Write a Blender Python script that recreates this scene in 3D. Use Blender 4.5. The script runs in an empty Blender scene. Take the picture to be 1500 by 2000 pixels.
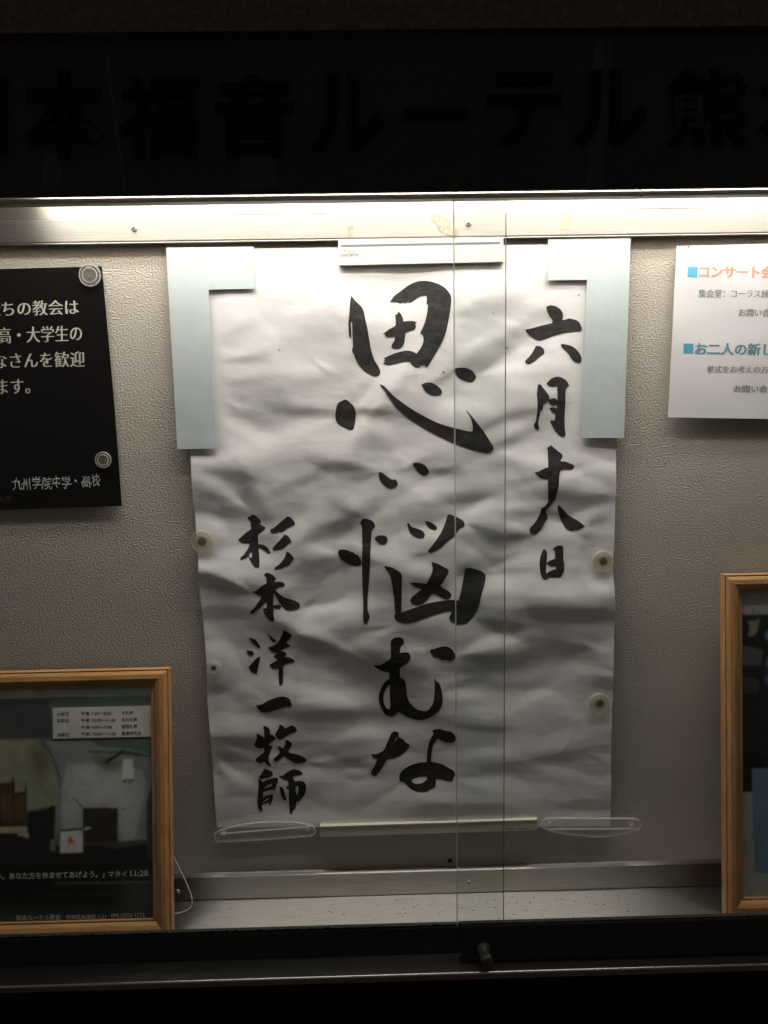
import bpy, bmesh, math, random
import numpy as np
from mathutils import Vector, Matrix
from mathutils.geometry import delaunay_2d_cdt

sc = bpy.context.scene
C = sc.collection
random.seed(4)

# ------------------------------------------------------------------ camera
F_PX = 1618.0
CAM = Vector((0.0, -1.5, 1.45))
PITCH, YAW, ROLL = math.radians(-8.2), math.radians(1.0), math.radians(1.0)
fw = Vector((math.sin(YAW) * math.cos(PITCH), math.cos(YAW) * math.cos(PITCH), math.sin(PITCH)))
r0 = fw.cross(Vector((0, 0, 1))).normalized()
u0 = r0.cross(fw).normalized()
RT = r0 * math.cos(ROLL) - u0 * math.sin(ROLL)
UP = u0 * math.cos(ROLL) + r0 * math.sin(ROLL)
cd = bpy.data.cameras.new('camera')
cam = bpy.data.objects.new('camera', cd)
C.objects.link(cam)
cam.matrix_world = Matrix((
    (RT.x, UP.x, -fw.x, CAM.x), (RT.y, UP.y, -fw.y, CAM.y), (RT.z, UP.z, -fw.z, CAM.z), (0, 0, 0, 1)))
cd.sensor_fit = 'HORIZONTAL'
cd.sensor_width = 36.0
cd.lens = 36.0 * F_PX / 1500.0
cd.clip_start = 0.02
cd.clip_end = 60
sc.camera = cam

# ------------------------------------------------------------------ night air, exposure
w = bpy.data.worlds.new('World')
sc.world = w
w.use_nodes = True
bg = w.node_tree.nodes['Background']
bg.inputs[0].default_value = (1.0, 0.94, 0.90, 1)
bg.inputs[1].default_value = 0.062
sc.view_settings.view_transform = 'Standard'
sc.view_settings.look = 'None'
sc.view_settings.exposure = 0.0
sc.view_settings.gamma = 1.0
sc.cycles.use_denoising = True
sc.cycles.max_bounces = 8
sc.cycles.diffuse_bounces = 4
sc.cycles.glossy_bounces = 4
sc.cycles.transparent_max_bounces = 24
sc.cycles.sample_clamp_indirect = 3.0
sc.cycles.blur_glossy = 0.5

TUBE_POWER = 51.0
TUBE_COL = (1.0, 0.93, 0.86)


def ray(px, py):
    return fw + RT * ((px - 750) / F_PX) - UP * ((py - 1000) / F_PX)


def P(px, py, y=0.0):
    d = ray(px, py)
    return CAM + d * ((y - CAM.y) / d.y)


class Plane:
    """a flat thing's own plane: origin, right, up, towards the viewer"""
    def __init__(self, O, U, V):
        self.O = Vector(O); self.U = Vector(U).normalized()
        V = Vector(V); self.V = (V - self.U * V.dot(self.U)).normalized()
        self.N = self.U.cross(self.V) 
        if self.N.y > 0: self.N = -self.N

    def uv(self, px, py, n=0.0):
        d = ray(px, py)
        O = self.O + self.N * n
        t = (O - CAM).dot(self.N) / d.dot(self.N)
        q = CAM + d * t - O
        return (q.dot(self.U), q.dot(self.V))

    def at(self, u, v, n=0.0):
        return self.O + self.U * u + self.V * v + self.N * n


def wall_plane(y):
    return Plane((0, y, CAM.z), (1, 0, 0), (0, 0, 1))


# ------------------------------------------------------------------ materials
MATS = {}


def mat(name, col, rough=0.6, metal=0.0, noise=None, bump=None, spec=0.5, stretch=(1, 1, 1), coat=0.0, rnoise=None, aniso=0.0):
    m = bpy.data.materials.new(name)
    m.use_nodes = True
    nt = m.node_tree
    b = nt.nodes['Principled BSDF']
    b.inputs['Base Color'].default_value = (*col, 1)
    b.inputs['Roughness'].default_value = rough
    b.inputs['Metallic'].default_value = metal
    b.inputs['Specular IOR Level'].default_value = spec
    b.inputs['Coat Weight'].default_value = coat
    if aniso:                      # brushed along x: the shine spreads across the brushing
        b.inputs['Anisotropic'].default_value = aniso
        tg = nt.nodes.new('ShaderNodeTangent'); tg.direction_type = 'RADIAL'; tg.axis = 'X'
        nt.links.new(tg.outputs[0], b.inputs['Tangent'])
    tc = nt.nodes.new('ShaderNodeTexCoord')
    mp = nt.nodes.new('ShaderNodeMapping')
    mp.inputs['Scale'].default_value = stretch
    nt.links.new(tc.outputs['Object'], mp.inputs['Vector'])
    if noise:                      # (scale, other colour, low, high)
        n = nt.nodes.new('ShaderNodeTexNoise')
        n.inputs['Scale'].default_value = noise[0]
        n.inputs['Detail'].default_value = 6
        n.inputs['Roughness'].default_value = 0.6
        nt.links.new(mp.outputs[0], n.inputs['Vector'])
        r = nt.nodes.new('ShaderNodeValToRGB')
        r.color_ramp.elements[0].position = noise[2]
        r.color_ramp.elements[1].position = noise[3]
        r.color_ramp.elements[0].color = (*col, 1)
        r.color_ramp.elements[1].color = (*noise[1], 1)
        nt.links.new(n.outputs['Fac'], r.inputs[0])
        nt.links.new(r.outputs[0], b.inputs['Base Color'])
    if rnoise:                     # (scale, rough low, rough high)
        n = nt.nodes.new('ShaderNodeTexNoise')
        n.inputs['Scale'].default_value = rnoise[0]
        n.inputs['Detail'].default_value = 4
        nt.links.new(mp.outputs[0], n.inputs['Vector'])
        mr = nt.nodes.new('ShaderNodeMapRange')
        mr.inputs['From Min'].default_value = 0.3
        mr.inputs['From Max'].default_value = 0.7
        mr.inputs['To Min'].default_value = rnoise[1]
        mr.inputs['To Max'].default_value = rnoise[2]
        nt.links.new(n.outputs['Fac'], mr.inputs['Value'])
        nt.links.new(mr.outputs[0], b.inputs['Roughness'])
    if bump:                       # (scale, distance, detail)
        n = nt.nodes.new('ShaderNodeTexNoise')
        n.inputs['Scale'].default_value = bump[0]
        n.inputs['Detail'].default_value = bump[2]
        nt.links.new(mp.outputs[0], n.inputs['Vector'])
        bp = nt.nodes.new('ShaderNodeBump')
        bp.inputs['Distance'].default_value = bump[1]
        bp.inputs['Strength'].default_value = 1.0
        nt.links.new(n.outputs['Fac'], bp.inputs['Height'])
        nt.links.new(bp.outputs[0], b.inputs['Normal'])
    MATS[name] = m
    return m


def clear(name, tint, ior=1.45, rough=0.03, body=None, bodyfac=0.0):
    """clear plastic or glass: see-through with a fresnel shine, optionally a milky body"""
    m = bpy.data.materials.new(name)
    m.use_nodes = True
    nt = m.node_tree
    nt.nodes.remove(nt.nodes['Principled BSDF'])
    out = nt.nodes['Material Output']
    t = nt.nodes.new('ShaderNodeBsdfTransparent'); t.inputs[0].default_value = (*tint, 1)
    g = nt.nodes.new('ShaderNodeBsdfGlossy'); g.inputs['Roughness'].default_value = rough
    fr = nt.nodes.new('ShaderNodeFresnel'); fr.inputs[0].default_value = ior
    mx = nt.nodes.new('ShaderNodeMixShader')
    base = t
    if body:
        d = nt.nodes.new('ShaderNodeBsdfDiffuse'); d.inputs[0].default_value = (*body, 1)
        m2 = nt.nodes.new('ShaderNodeMixShader'); m2.inputs[0].default_value = bodyfac
        nt.links.new(t.outputs[0], m2.inputs[1]); nt.links.new(d.outputs[0], m2.inputs[2])
        tl = nt.nodes.new('ShaderNodeBsdfTranslucent'); tl.inputs[0].default_value = (*body, 1)
        m3 = nt.nodes.new('ShaderNodeMixShader'); m3.inputs[0].default_value = .45
        nt.links.new(d.outputs[0], m3.inputs[1]); nt.links.new(tl.outputs[0], m3.inputs[2])
        nt.links.new(m3.outputs[0], m2.inputs[2])
        base = m2
    ge = nt.nodes.new('ShaderNodeNewGeometry')      # shine on the outer faces only
    mu = nt.nodes.new('ShaderNodeMath'); mu.operation = 'MULTIPLY_ADD'
    mu.inputs[1].default_value = -1.0; mu.inputs[2].default_value = 1.0
    nt.links.new(ge.outputs['Backfacing'], mu.inputs[0])
    m4 = nt.nodes.new('ShaderNodeMath'); m4.operation = 'MULTIPLY'
    nt.links.new(fr.outputs[0], m4.inputs[0]); nt.links.new(mu.outputs[0], m4.inputs[1])
    nt.links.new(m4.outputs[0], mx.inputs[0])
    nt.links.new(base.outputs[0], mx.inputs[1]); nt.links.new(g.outputs[0], mx.inputs[2])
    nt.links.new(mx.outputs[0], out.inputs[0])
    return m


M_wall = mat('textured_vinyl', (0.43, 0.390, 0.335), 0.7, noise=(6, (0.47, 0.428, 0.37), .35, .65), bump=(330, 0.0025, 2.5), spec=.3, stretch=(0.8, 1, 1.1))
M_paper = mat('calligraphy_paper', (0.80, 0.775, 0.775), 0.55, spec=.3, bump=(40, 0.0004, 3), stretch=(1, 1, 2))
M_plain = mat('glossy_white_paper', (0.80, 0.77, 0.79), 0.4, spec=.35, bump=(9, 0.0025, 1.5))
M_ink = mat('brush_ink', (0.014, 0.013, 0.013), 0.6, noise=(60, (0.035, 0.033, 0.032), .42, .68), spec=.3, stretch=(1, 1, 2.2))
M_strip = mat('pale_blue_grey_sheet', (0.51, 0.57, 0.585), 0.55, spec=.25, noise=(9, (0.56, 0.61, 0.615), .35, .65), bump=(26, .0009, 2))
M_alu = mat('brushed_aluminium', (0.46, 0.44, 0.41), 0.3, 0.96, noise=(9, (0.38, 0.362, 0.335), .35, .7), rnoise=(16, .34, .42), stretch=(1, 30, 60), aniso=.95)
M_alu_bright = mat('polished_aluminium', (0.38, 0.36, 0.33), 0.3, 0.97, noise=(9, (0.33, 0.312, 0.285), .35, .7), rnoise=(16, .28, .34), stretch=(1, 30, 60), aniso=.95)
M_alu2 = mat('brushed_aluminium_sill', (0.54, 0.515, 0.48), 0.3, 0.97, noise=(10, (0.40, 0.382, 0.355), .35, .7), rnoise=(14, .34, .43), stretch=(1.5, 60, 60), aniso=.95)
M_dark = mat('dark_bronze_metal', (0.032, 0.033, 0.031), 0.38, 0.0, rnoise=(5, .3, .5), stretch=(1, 20, 20))
M_ledge = mat('dark_ledge_metal', (0.15, 0.148, 0.14), 0.3, 0.9)
M_lip = mat('bright_metal_lip', (0.55, 0.54, 0.51), 0.22, 0.95)  # paler than the ledge: the edge highlight is put into its colour
M_track = mat('grey_track_metal', (0.30, 0.28, 0.26), 0.45, 0.6)
M_gasket = mat('black_rubber', (0.006, 0.006, 0.006), 0.8, spec=.2)
M_board = mat('black_acrylic', (0.022, 0.024, 0.023), 0.55, spec=.25, noise=(1.3, (0.030, 0.032, 0.031), .4, .6))
M_letter = mat('black_letter', (0.008, 0.009, 0.0105), 0.75, spec=.1)
M_stone = mat('dark_brown_stone', (0.09, 0.062, 0.053), 0.9, noise=(90, (0.16, 0.11, 0.092), .35, .7), bump=(120, 0.004, 4), spec=.2)
M_white = mat('white_enamel', (0.82, 0.81, 0.78), 0.5)
M_magnet = mat('ivory_white_plastic', (0.60, 0.59, 0.56), 0.5, noise=(60, (0.56, 0.55, 0.52), .45, .7))
M_grey_print = mat('grey_print', (0.13, 0.13, 0.14), 0.6)
M_bar2 = mat('olive_ivory_plastic', (0.54, 0.525, 0.43), 0.45)
M_oak = mat('oak_upright', (0.50, 0.27, 0.115), 0.42, noise=(14, (0.34, 0.165, 0.062), .35, .72), stretch=(7, 7, 0.7), bump=(60, .0002, 3), spec=.4)
M_oakh = mat('oak_level', (0.52, 0.285, 0.12), 0.42, noise=(14, (0.36, 0.175, 0.066), .35, .72), stretch=(0.7, 7, 7), bump=(60, .0002, 3), spec=.4)
M_blackposter = mat('black_poster', (0.0055, 0.0045, 0.0045), 0.3, spec=.2)
M_cream_print = mat('cream_print', (0.55, 0.55, 0.47), 0.6)
M_chalk = mat('white_marker', (0.72, 0.74, 0.74), 0.6)
M_faint = mat('faint_print', (0.05, 0.055, 0.05), 0.6)
M_screw = mat('screw_steel', (0.62, 0.60, 0.56), 0.35, 0.5)
M_screw_dark = mat('screw_recess', (0.05, 0.045, 0.04), 0.6, 0.5)
M_blue = mat('print_light_blue', (0.11, 0.43, 0.66), 0.5)
M_blue2 = mat('print_blue', (0.10, 0.33, 0.50), 0.5)
M_orange = mat('print_salmon', (0.74, 0.36, 0.27), 0.5)
M_teal = mat('print_teal', (0.13, 0.27, 0.33), 0.5)
M_greytext = mat('print_grey_green', (0.27, 0.29, 0.28), 0.5)
M_black_print = mat('print_black', (0.02, 0.02, 0.02), 0.5)
M_fleck = mat('dark_fleck', (0.05, 0.04, 0.03), 0.8)
M_residue = mat('glue_residue', (0.26, 0.235, 0.18), 0.9, noise=(160, (0.38, 0.35, 0.27), .4, .65))
M_tape = mat('old_tape', (0.42, 0.33, 0.24), 0.5)
M_pink_strip = mat('pink_tint', (0.86, 0.70, 0.62), 0.35, 0.3)
M_knob = mat('worn_grey_knob', (0.10, 0.097, 0.088), 0.4, noise=(200, (0.055, 0.052, 0.046), .4, .7))
M_cord = mat('grey_cord', (0.55, 0.54, 0.52), 0.7)
M_glass = clear('pane_glass', (0.957, 0.973, 0.963), 1.38)
M_frame_glass = clear('frame_glass', (0.985, 0.99, 0.985), 1.33)
M_edge = clear('glass_polished_edge', (0.86, 0.91, 0.88), 1.2, .2, body=(0.9, 0.94, 0.91), bodyfac=.55)
M_clip = clear('clear_plastic', (0.95, 0.945, 0.94), 1.45, .08, body=(.92, .90, .88), bodyfac=.24)
M_cliprim = clear('clear_plastic_rim', (0.88, 0.87, 0.86), 1.45, .12, body=(.92, .90, .88), bodyfac=.38)
M_disc = clear('clear_disc', (0.93, 0.93, 0.91), 1.45, .12, body=(.85, .85, .80), bodyfac=.20)
M_discy = clear('yellowed_disc', (0.94, 0.93, 0.87), 1.4, .2, body=(.86, .83, .71), bodyfac=.28)
M_core = mat('magnet_core', (0.10, 0.09, 0.065), 0.5)

M_tube = bpy.data.materials.new('fluorescent_tube_glow')
M_tube.use_nodes = True
_nt = M_tube.node_tree
_nt.nodes.remove(_nt.nodes['Principled BSDF'])
_e = _nt.nodes.new('ShaderNodeEmission')
_e.inputs[0].default_value = (*TUBE_COL, 1)
_e.inputs[1].default_value = TUBE_POWER
_nt.links.new(_e.outputs[0], _nt.nodes['Material Output'].inputs[0])


# ------------------------------------------------------------------ object helpers
def thing(name, label, cat, loc, group=None, kind=None):
    o = bpy.data.objects.new(name, None)
    o.empty_display_size = 0.02
    C.objects.link(o)
    o.location = loc
    o['label'] = label
    o['category'] = cat
    if group: o['group'] = group
    return o


def tag(o, label, cat, group=None):
    o['label'] = label
    o['category'] = cat
    if group: o['group'] = group
    return o


def origin(o):
    v = Vector((0, 0, 0))
    while o:
        v += o.location
        o = o.parent
    return v


def mesh(name, verts, faces, m, parent=None, smooth=False, mats=None, midx=None):
    """verts in world coordinates; the object sits in its thing's own coordinates"""
    off = origin(parent) if parent else Vector((0, 0, 0))
    loc = Vector((0, 0, 0))
    if parent is None:
        lo = Vector((min(v[0] for v in verts), min(v[1] for v in verts), min(v[2] for v in verts)))
        hi = Vector((max(v[0] for v in verts), max(v[1] for v in verts), max(v[2] for v in verts)))
        loc = Vector(((lo.x + hi.x) / 2, (lo.y + hi.y) / 2, lo.z))
        off = loc
    me = bpy.data.meshes.new(name)
    me.from_pydata([tuple(Vector(v) - off) for v in verts], [], faces)
    for mm in (mats or [m]):
        me.materials.append(mm)
    if midx is not None:
        me.polygons.foreach_set('material_index', midx)
    bm = bmesh.new(); bm.from_mesh(me)
    bmesh.ops.recalc_face_normals(bm, faces=bm.faces)
    bm.to_mesh(me); bm.free()
    if smooth:
        me.polygons.foreach_set('use_smooth', [True] * len(me.polygons))
    o = bpy.data.objects.new(name, me)
    C.objects.link(o)
    if parent:
        o.parent = parent
    else:
        o.location = loc
    return o


def bevel(o, wd, seg=2, smooth=False):
    bm = bmesh.new(); bm.from_mesh(o.data)
    bmesh.ops.bevel(bm, geom=list(bm.edges), offset=wd, segments=seg, affect='EDGES', clamp_overlap=True)
    bm.to_mesh(o.data); bm.free()
    return o


def box(name, a, b, m, parent=None, bev=0.0):
    x0, y0, z0 = a; x1, y1, z1 = b
    vs = [(x0, y0, z0), (x1, y0, z0), (x1, y1, z0), (x0, y1, z0), (x0, y0, z1), (x1, y0, z1), (x1, y1, z1), (x0, y1, z1)]
    fs = [(0, 1, 2, 3), (4, 5, 6, 7), (0, 1, 5, 4), (1, 2, 6, 5), (2, 3, 7, 6), (3, 0, 4, 7)]
    o = mesh(name, vs, fs, m, parent)
    if bev: bevel(o, bev)
    return o


def prism(name, pl, uvs, n0, n1, m, parent=None, bev=0.0):
    k = len(uvs)
    vs = [pl.at(u, v, n0) for u, v in uvs] + [pl.at(u, v, n1) for u, v in uvs]
    fs = [tuple(range(k)), tuple(range(k, 2 * k))] + [(i, (i + 1) % k, (i + 1) % k + k, i + k) for i in range(k)]
    o = mesh(name, vs, fs, m, parent)
    if bev: bevel(o, bev, 1)
    return o


def extrude_x(name, prof, x0, x1, m, parent=None, smooth=False, nseg=1):
    """profile (y, z) points swept along x"""
    k = len(prof); vs = []; fs = []
    for j in range(nseg + 1):
        x = x0 + (x1 - x0) * j / nseg
        vs += [(x, y, z) for y, z in prof]
    for j in range(nseg):
        for i in range(k):
            a = j * k + i; b = j * k + (i + 1) % k
            fs.append((a, b, b + k, a + k))
    fs += [tuple(range(k)), tuple(range(nseg * k, nseg * k + k))]
    return mesh(name, vs, fs, m, parent, smooth)


def flat(name, pl, polys, n, parent, mats):
    """flat print: polys = [(uv list, material index)], each layer a hair above the last"""
    vs = []; fs = []; mi = []
    for j, (uvs, k) in enumerate(polys):
        s = len(vs)
        vs += [pl.at(u, v, n + 0.00003 * j) for u, v in uvs]
        fs.append(tuple(range(s, s + len(uvs)))); mi.append(k)
    return mesh(name, vs, fs, None, parent, mats=mats, midx=mi)


def lathe(name, c, axis, prof, m, parent, seg=32, smooth=True):
    """prof = (radius, height along axis)"""
    axis = Vector(axis).normalized()
    a = axis.orthogonal().normalized(); b = axis.cross(a)
    vs = []; fs = []
    for r, h in prof:
        for i in range(seg):
            t = 2 * math.pi * i / seg
            vs.append(Vector(c) + axis * h + (a * math.cos(t) + b * math.sin(t)) * r)
    k = len(prof)
    for j in range(k - 1):
        for i in range(seg):
            i2 = (i + 1) % seg
            fs.append((j * seg + i, j * seg + i2, (j + 1) * seg + i2, (j + 1) * seg + i))
    fs.append(tuple(range(seg))); fs.append(tuple(range((k - 1) * seg, k * seg)))
    return mesh(name, vs, fs, m, parent, smooth)


def sweep(name, pts, rad, m, parent, seg=8, smooth=True):
    vs = []; fs = []
    n = len(pts)
    for j, p in enumerate(pts):
        t = (Vector(pts[min(j + 1, n - 1)]) - Vector(pts[max(j - 1, 0)])).normalized()
        a = t.cross(Vector((0, 1, 0.01))).normalized(); b = t.cross(a)
        r = rad(j / (n - 1)) if callable(rad) else rad
        for i in range(seg):
            q = 2 * math.pi * i / seg
            vs.append(Vector(p) + (a * math.cos(q) + b * math.sin(q)) * r)
    for j in range(n - 1):
        for i in range(seg):
            i2 = (i + 1) % seg
            fs.append((j * seg + i, j * seg + i2, (j + 1) * seg + i2, (j + 1) * seg + i))
    fs.append(tuple(range(seg))); fs.append(tuple(range((n - 1) * seg, n * seg)))
    return mesh(name, vs, fs, m, parent, smooth)


def crom(pts, sub=4, corner=62):
    """smooth closed outline that keeps its sharp corners"""
    n = len(pts); out = []
    P_ = [Vector(p) for p in pts]
    sharp = []
    for i in range(n):
        a = P_[i] - P_[i - 1]; b = P_[(i + 1) % n] - P_[i]
        sharp.append(a.length > 0 and b.length > 0 and a.angle(b) > math.radians(corner))
    for i in range(n):
        p1, p2 = P_[i], P_[(i + 1) % n]
        p0 = p1 * 2 - p2 if sharp[i] else P_[i - 1]
        p3 = p2 * 2 - p1 if sharp[(i + 1) % n] else P_[(i + 2) % n]
        L = (p2 - p1).length
        # tame uneven spacing
        if (p1 - p0).length > 1.6 * L: p0 = p1 + (p0 - p1).normalized() * 1.6 * L
        if (p3 - p2).length > 1.6 * L: p3 = p2 + (p3 - p2).normalized() * 1.6 * L
        for s in range(sub):
            t = s / sub
            out.append(0.5 * (2 * p1 + (p2 - p0) * t + (2 * p0 - 5 * p1 + 4 * p2 - p3) * t * t + (3 * p1 - p0 - 3 * p2 + p3) * t ** 3))
    return out


def inside(x, y, polys):
    c = False
    for pl in polys:
        j = len(pl) - 1
        for i in range(len(pl)):
            xi, yi = pl[i]; xj, yj = pl[j]
            if (yi > y) != (yj > y) and x < (xj - xi) * (y - yi) / (yj - yi) + xi:
                c = not c
            j = i
    return c


def mask(U, V, poly):
    m = np.zeros(U.shape, bool)
    j = len(poly) - 1
    for i in range(len(poly)):
        xi, yi = poly[i][0], poly[i][1]; xj, yj = poly[j][0], poly[j][1]
        if yi != yj:
            c = ((yi > V) != (yj > V)) & (U < (xj - xi) * (V - yi) / (yj - yi) + xi)
            m ^= c
        j = i
    return m


def blur(a, k):
    n = max(1, int(math.ceil(k * 2)))
    w_ = np.exp(-.5 * (np.arange(-n, n + 1) / max(k, .2)) ** 2); w_ /= w_.sum()
    p = np.pad(a, ((n, n), (n, n)) + ((0, 0),) * (a.ndim - 2), mode='edge')
    a = sum(w_[i] * p[i:i + a.shape[0]] for i in range(2 * n + 1))
    a = sum(w_[i] * a[:, i:i + (p.shape[1] - 2 * n)] for i in range(2 * n + 1))
    return a


def soft_print(name, pl, ext, polys, colours, n, parent, nx, ny, gain, soft):
    """a printed photograph: one flat sheet whose print is stored as colours at its points"""
    u0_, u1_, v0, v1 = ext
    gu = np.linspace(u0_, u1_, nx); gv = np.linspace(v0, v1, ny)
    U, V = np.meshgrid(gu, gv)
    img = np.zeros(U.shape + (3,))
    rg = np.random.default_rng(3)
    nz = blur(rg.standard_normal(U.shape), 9); nz /= nz.std()
    n2 = blur(rg.standard_normal(U.shape), 2); n2 /= n2.std()
    for q in polys:
        uvs, k = q[0], q[1]
        sf = q[2] if len(q) > 2 else soft
        m = blur(mask(U, V, uvs).astype(float), sf)[..., None]
        c_ = np.array(colours[k][1]) * gain
        lay = c_[None, None, :] * (1 + .05 * nz + .035 * n2)[..., None]
        img = img * (1 - m) + lay * m
    img = np.clip(img, 0, .85)
    vs = [tuple(pl.at(u, v, n)) for v in gv for u in gu]
    fs = [(j * nx + i, j * nx + i + 1, (j + 1) * nx + i + 1, (j + 1) * nx + i) for j in range(ny - 1) for i in range(nx - 1)]
    mm = bpy.data.materials.new(name); mm.use_nodes = True
    b_ = mm.node_tree.nodes['Principled BSDF']; b_.inputs['Roughness'].default_value = .5
    at = mm.node_tree.nodes.new('ShaderNodeVertexColor'); at.layer_name = 'print'
    mm.node_tree.links.new(at.outputs[0], b_.inputs['Base Color'])
    off = origin(parent)
    me = bpy.data.meshes.new(name)
    me.from_pydata([tuple(Vector(v) - off) for v in vs], [], fs)
    me.materials.append(mm)
    ca = me.color_attributes.new('print', 'FLOAT_COLOR', 'POINT')
    ca.data.foreach_set('color', np.concatenate([img, np.ones(U.shape + (1,))], 2).astype(np.float32).ravel())
    o = bpy.data.objects.new(name, me); C.objects.link(o); o.parent = parent
    return o


_fonts = {}


_areas = {}


def glyph_area(ch_, b):
    if (ch_, b) not in _areas:
        cu = bpy.data.curves.new('lettering', 'FONT'); cu.body = ch_; cu.offset = b; cu.resolution_u = 3
        o = bpy.data.objects.new('lettering', cu); C.objects.link(o)
        me = bpy.data.meshes.new_from_object(o)
        _areas[(ch_, b)] = sum(p.area for p in me.polygons)
        bpy.data.objects.remove(o); bpy.data.meshes.remove(me); bpy.data.curves.remove(cu)
    return _areas[(ch_, b)]


def safe_bold(body, b):
    """the stroke weight nearest b at which every character still fills properly"""
    for k in (1, 1.12, .88, .76, 1.25, .62, .5, .35, .2):
        if all(glyph_area(c_, b * k) >= glyph_area(c_, 0.0) * (.999 if b > 0 else .62) for c_ in set(body) if c_.strip()):
            return b * k
    return 0.0


def glyphs(body, bold=0.0, mincho=False, extrude=0.0):
    if bold: bold = safe_bold(body, bold)
    key = (body, bold, mincho, extrude)
    if key in _fonts: return _fonts[key]
    cu = bpy.data.curves.new('lettering', 'FONT')
    cu.body = body; cu.offset = bold; cu.extrude = extrude; cu.resolution_u = 3
    o = bpy.data.objects.new('lettering', cu)
    C.objects.link(o)
    me = bpy.data.meshes.new_from_object(o)
    vs = [tuple(v.co) for v in me.vertices]; fs = [tuple(p.vertices) for p in me.polygons]
    bpy.data.objects.remove(o); bpy.data.meshes.remove(me); bpy.data.curves.remove(cu)
    if mincho:
        k = len(vs); d = 0.030
        vs = [(x - d, y, z) for x, y, z in vs] + [(x + d, y, z + 0.002) for x, y, z in vs]
        fs = fs + [tuple(i + k for i in f) for f in fs]
    _fonts[key] = (vs, fs)
    return vs, fs


def text(name, body, pl, bl, br, tl, n, m, parent, bold=0.0, mincho=False, extrude=0.0, jitter=0.0):
    """lettering fitted to three pixel corners of its box, lying on plane pl at height n"""
    vs, fs = glyphs(body, bold, mincho, extrude)
    x0 = min(v[0] for v in vs); x1 = max(v[0] for v in vs)
    y0 = min(v[1] for v in vs); y1 = max(v[1] for v in vs)
    A = Vector(pl.uv(*bl)); B = Vector(pl.uv(*br)); D = Vector(pl.uv(*tl))
    out = []
    for x, y, z in vs:
        s = (x - x0) / (x1 - x0); t = (y - y0) / (y1 - y0)
        if jitter:
            s += jitter * math.sin(y * 9 + x * 2) * .01
            t += jitter * .06 * math.sin(x * 3.1)
        q = A + (B - A) * s + (D - A) * t
        nn = n(q.x, q.y) if callable(n) else n
        out.append(pl.at(q.x, q.y, nn + z * 0.01 if not extrude else nn + (z + extrude)))
    return mesh(name, out, fs, m, parent)


# ------------------------------------------------------------------ levels read off the place
Y_TRIM = -0.010
GR, GF = -0.168, -0.188            # rear and front sliding panes
Y_HEAD = -0.214
Z_SILL = P(700, 1751, Y_TRIM).z
X0, X1 = -1.12, 1.25
Z_TRACK = P(750, 375, Y_HEAD).z     # lower edge of the sign board
Z_CEIL = CAM.z + 0.57

# ------------------------------------------------------------------ the building
b = box('stone_wall', (-2.2, -0.230, P(750, 67, Y_HEAD).z), (2.2, -0.2065, P(750, 67, Y_HEAD).z + 1.2), M_stone)
b['kind'] = 'structure'
b = box('lower_wall', (-2.2, -0.218, -0.2), (2.2, -0.05, Z_SILL - 0.10), M_gasket)
b['kind'] = 'structure'
b = box('pavement', (-4, -4.5, -0.25), (4, -0.219, -0.2), M_stone)
b['kind'] = 'structure'

case = thing('display_case', 'lit outdoor notice case with aluminium rails and sliding glass doors', 'display case', (0, 0, Z_SILL))
box('back_panel', (X0, 0, Z_SILL - 0.05), (X1, 0.02, Z_CEIL), M_wall, case)
box('side_panel', (X0 - 0.02, -0.16, Z_SILL - 0.05), (X0, 0, Z_CEIL), M_alu, case)
box('side_panel', (X1, -0.16, Z_SILL - 0.05), (X1 + 0.02, 0, Z_CEIL), M_alu, case)
box('ceiling_panel', (X0, -0.205, Z_CEIL), (X1, 0.02, Z_CEIL + 0.02), M_track, case)
# inner face behind the sign board throws the light back down
box('upper_front_panel', (X0, -0.2055, Z_TRACK + 0.01), (X1, -0.2005, Z_CEIL - 0.001), M_track, case)

# top aluminium rail on the wall: flat lower band, sloping upper band
zl0 = P(750, 469, -0.014).z; zl1 = P(750, 422, -0.014).z; zu = P(750, 386, -0.004).z
rail = extrude_x('top_rail', [(0, zl0), (-0.0135, zl0), (-0.0145, zl0 + .0012), (-0.0125, zl0 + .003), (-0.014, zl0 + .005), (-0.014, zl1), (-0.0115, zl1 + .0015),
                              (0, zl1 + .0015)], X0, X1, M_alu, case)
extrude_x('upper_rail', [(0, zl1 + .002), (-0.0112, zl1 + .002), (-0.005, zu + .012), (0, zu + .012)], X0, X1, M_alu_bright, case)


def screw(px, py, y, r, m=M_screw):
    c = P(px, py, y)
    s = lathe('screw', c, (0, -1, 0), [(r, -0.002), (r, 0.0008), (r * .8, .0018), (r * .45, .0024)], m, case, 20)
    c2 = c + Vector((0, -0.0026, 0))
    vs = []; fs = []
    for a in (0.3, 0.3 + math.pi / 2):
        d = Vector((math.cos(a), 0, math.sin(a))); e = Vector((-math.sin(a), 0, math.cos(a)))
        k = len(vs)
        vs += [c2 + d * r * .6 + e * r * .13, c2 - d * r * .6 + e * r * .13, c2 - d * r * .6 - e * r * .13, c2 + d * r * .6 - e * r * .13]
        c2 = c2 + Vector((0, -0.0002, 0))
        fs.append((k, k + 1, k + 2, k + 3))
    mesh('slot', vs, fs, M_screw_dark, s)
    return s


screw(262, 446, -0.014, 0.0058)
screw(915, 436, -0.014, 0.0058)

plr = wall_plane(-0.0142)


def poly_px(pl, pts, sub=1):
    q = crom([Vector(p) for p in pts], sub) if sub > 1 else pts
    return [pl.uv(p[0], p[1]) for p in q]


def crop(ox, oy, s, pts):
    return [(ox + x / s, oy + y / s) for x, y in pts]


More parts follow.
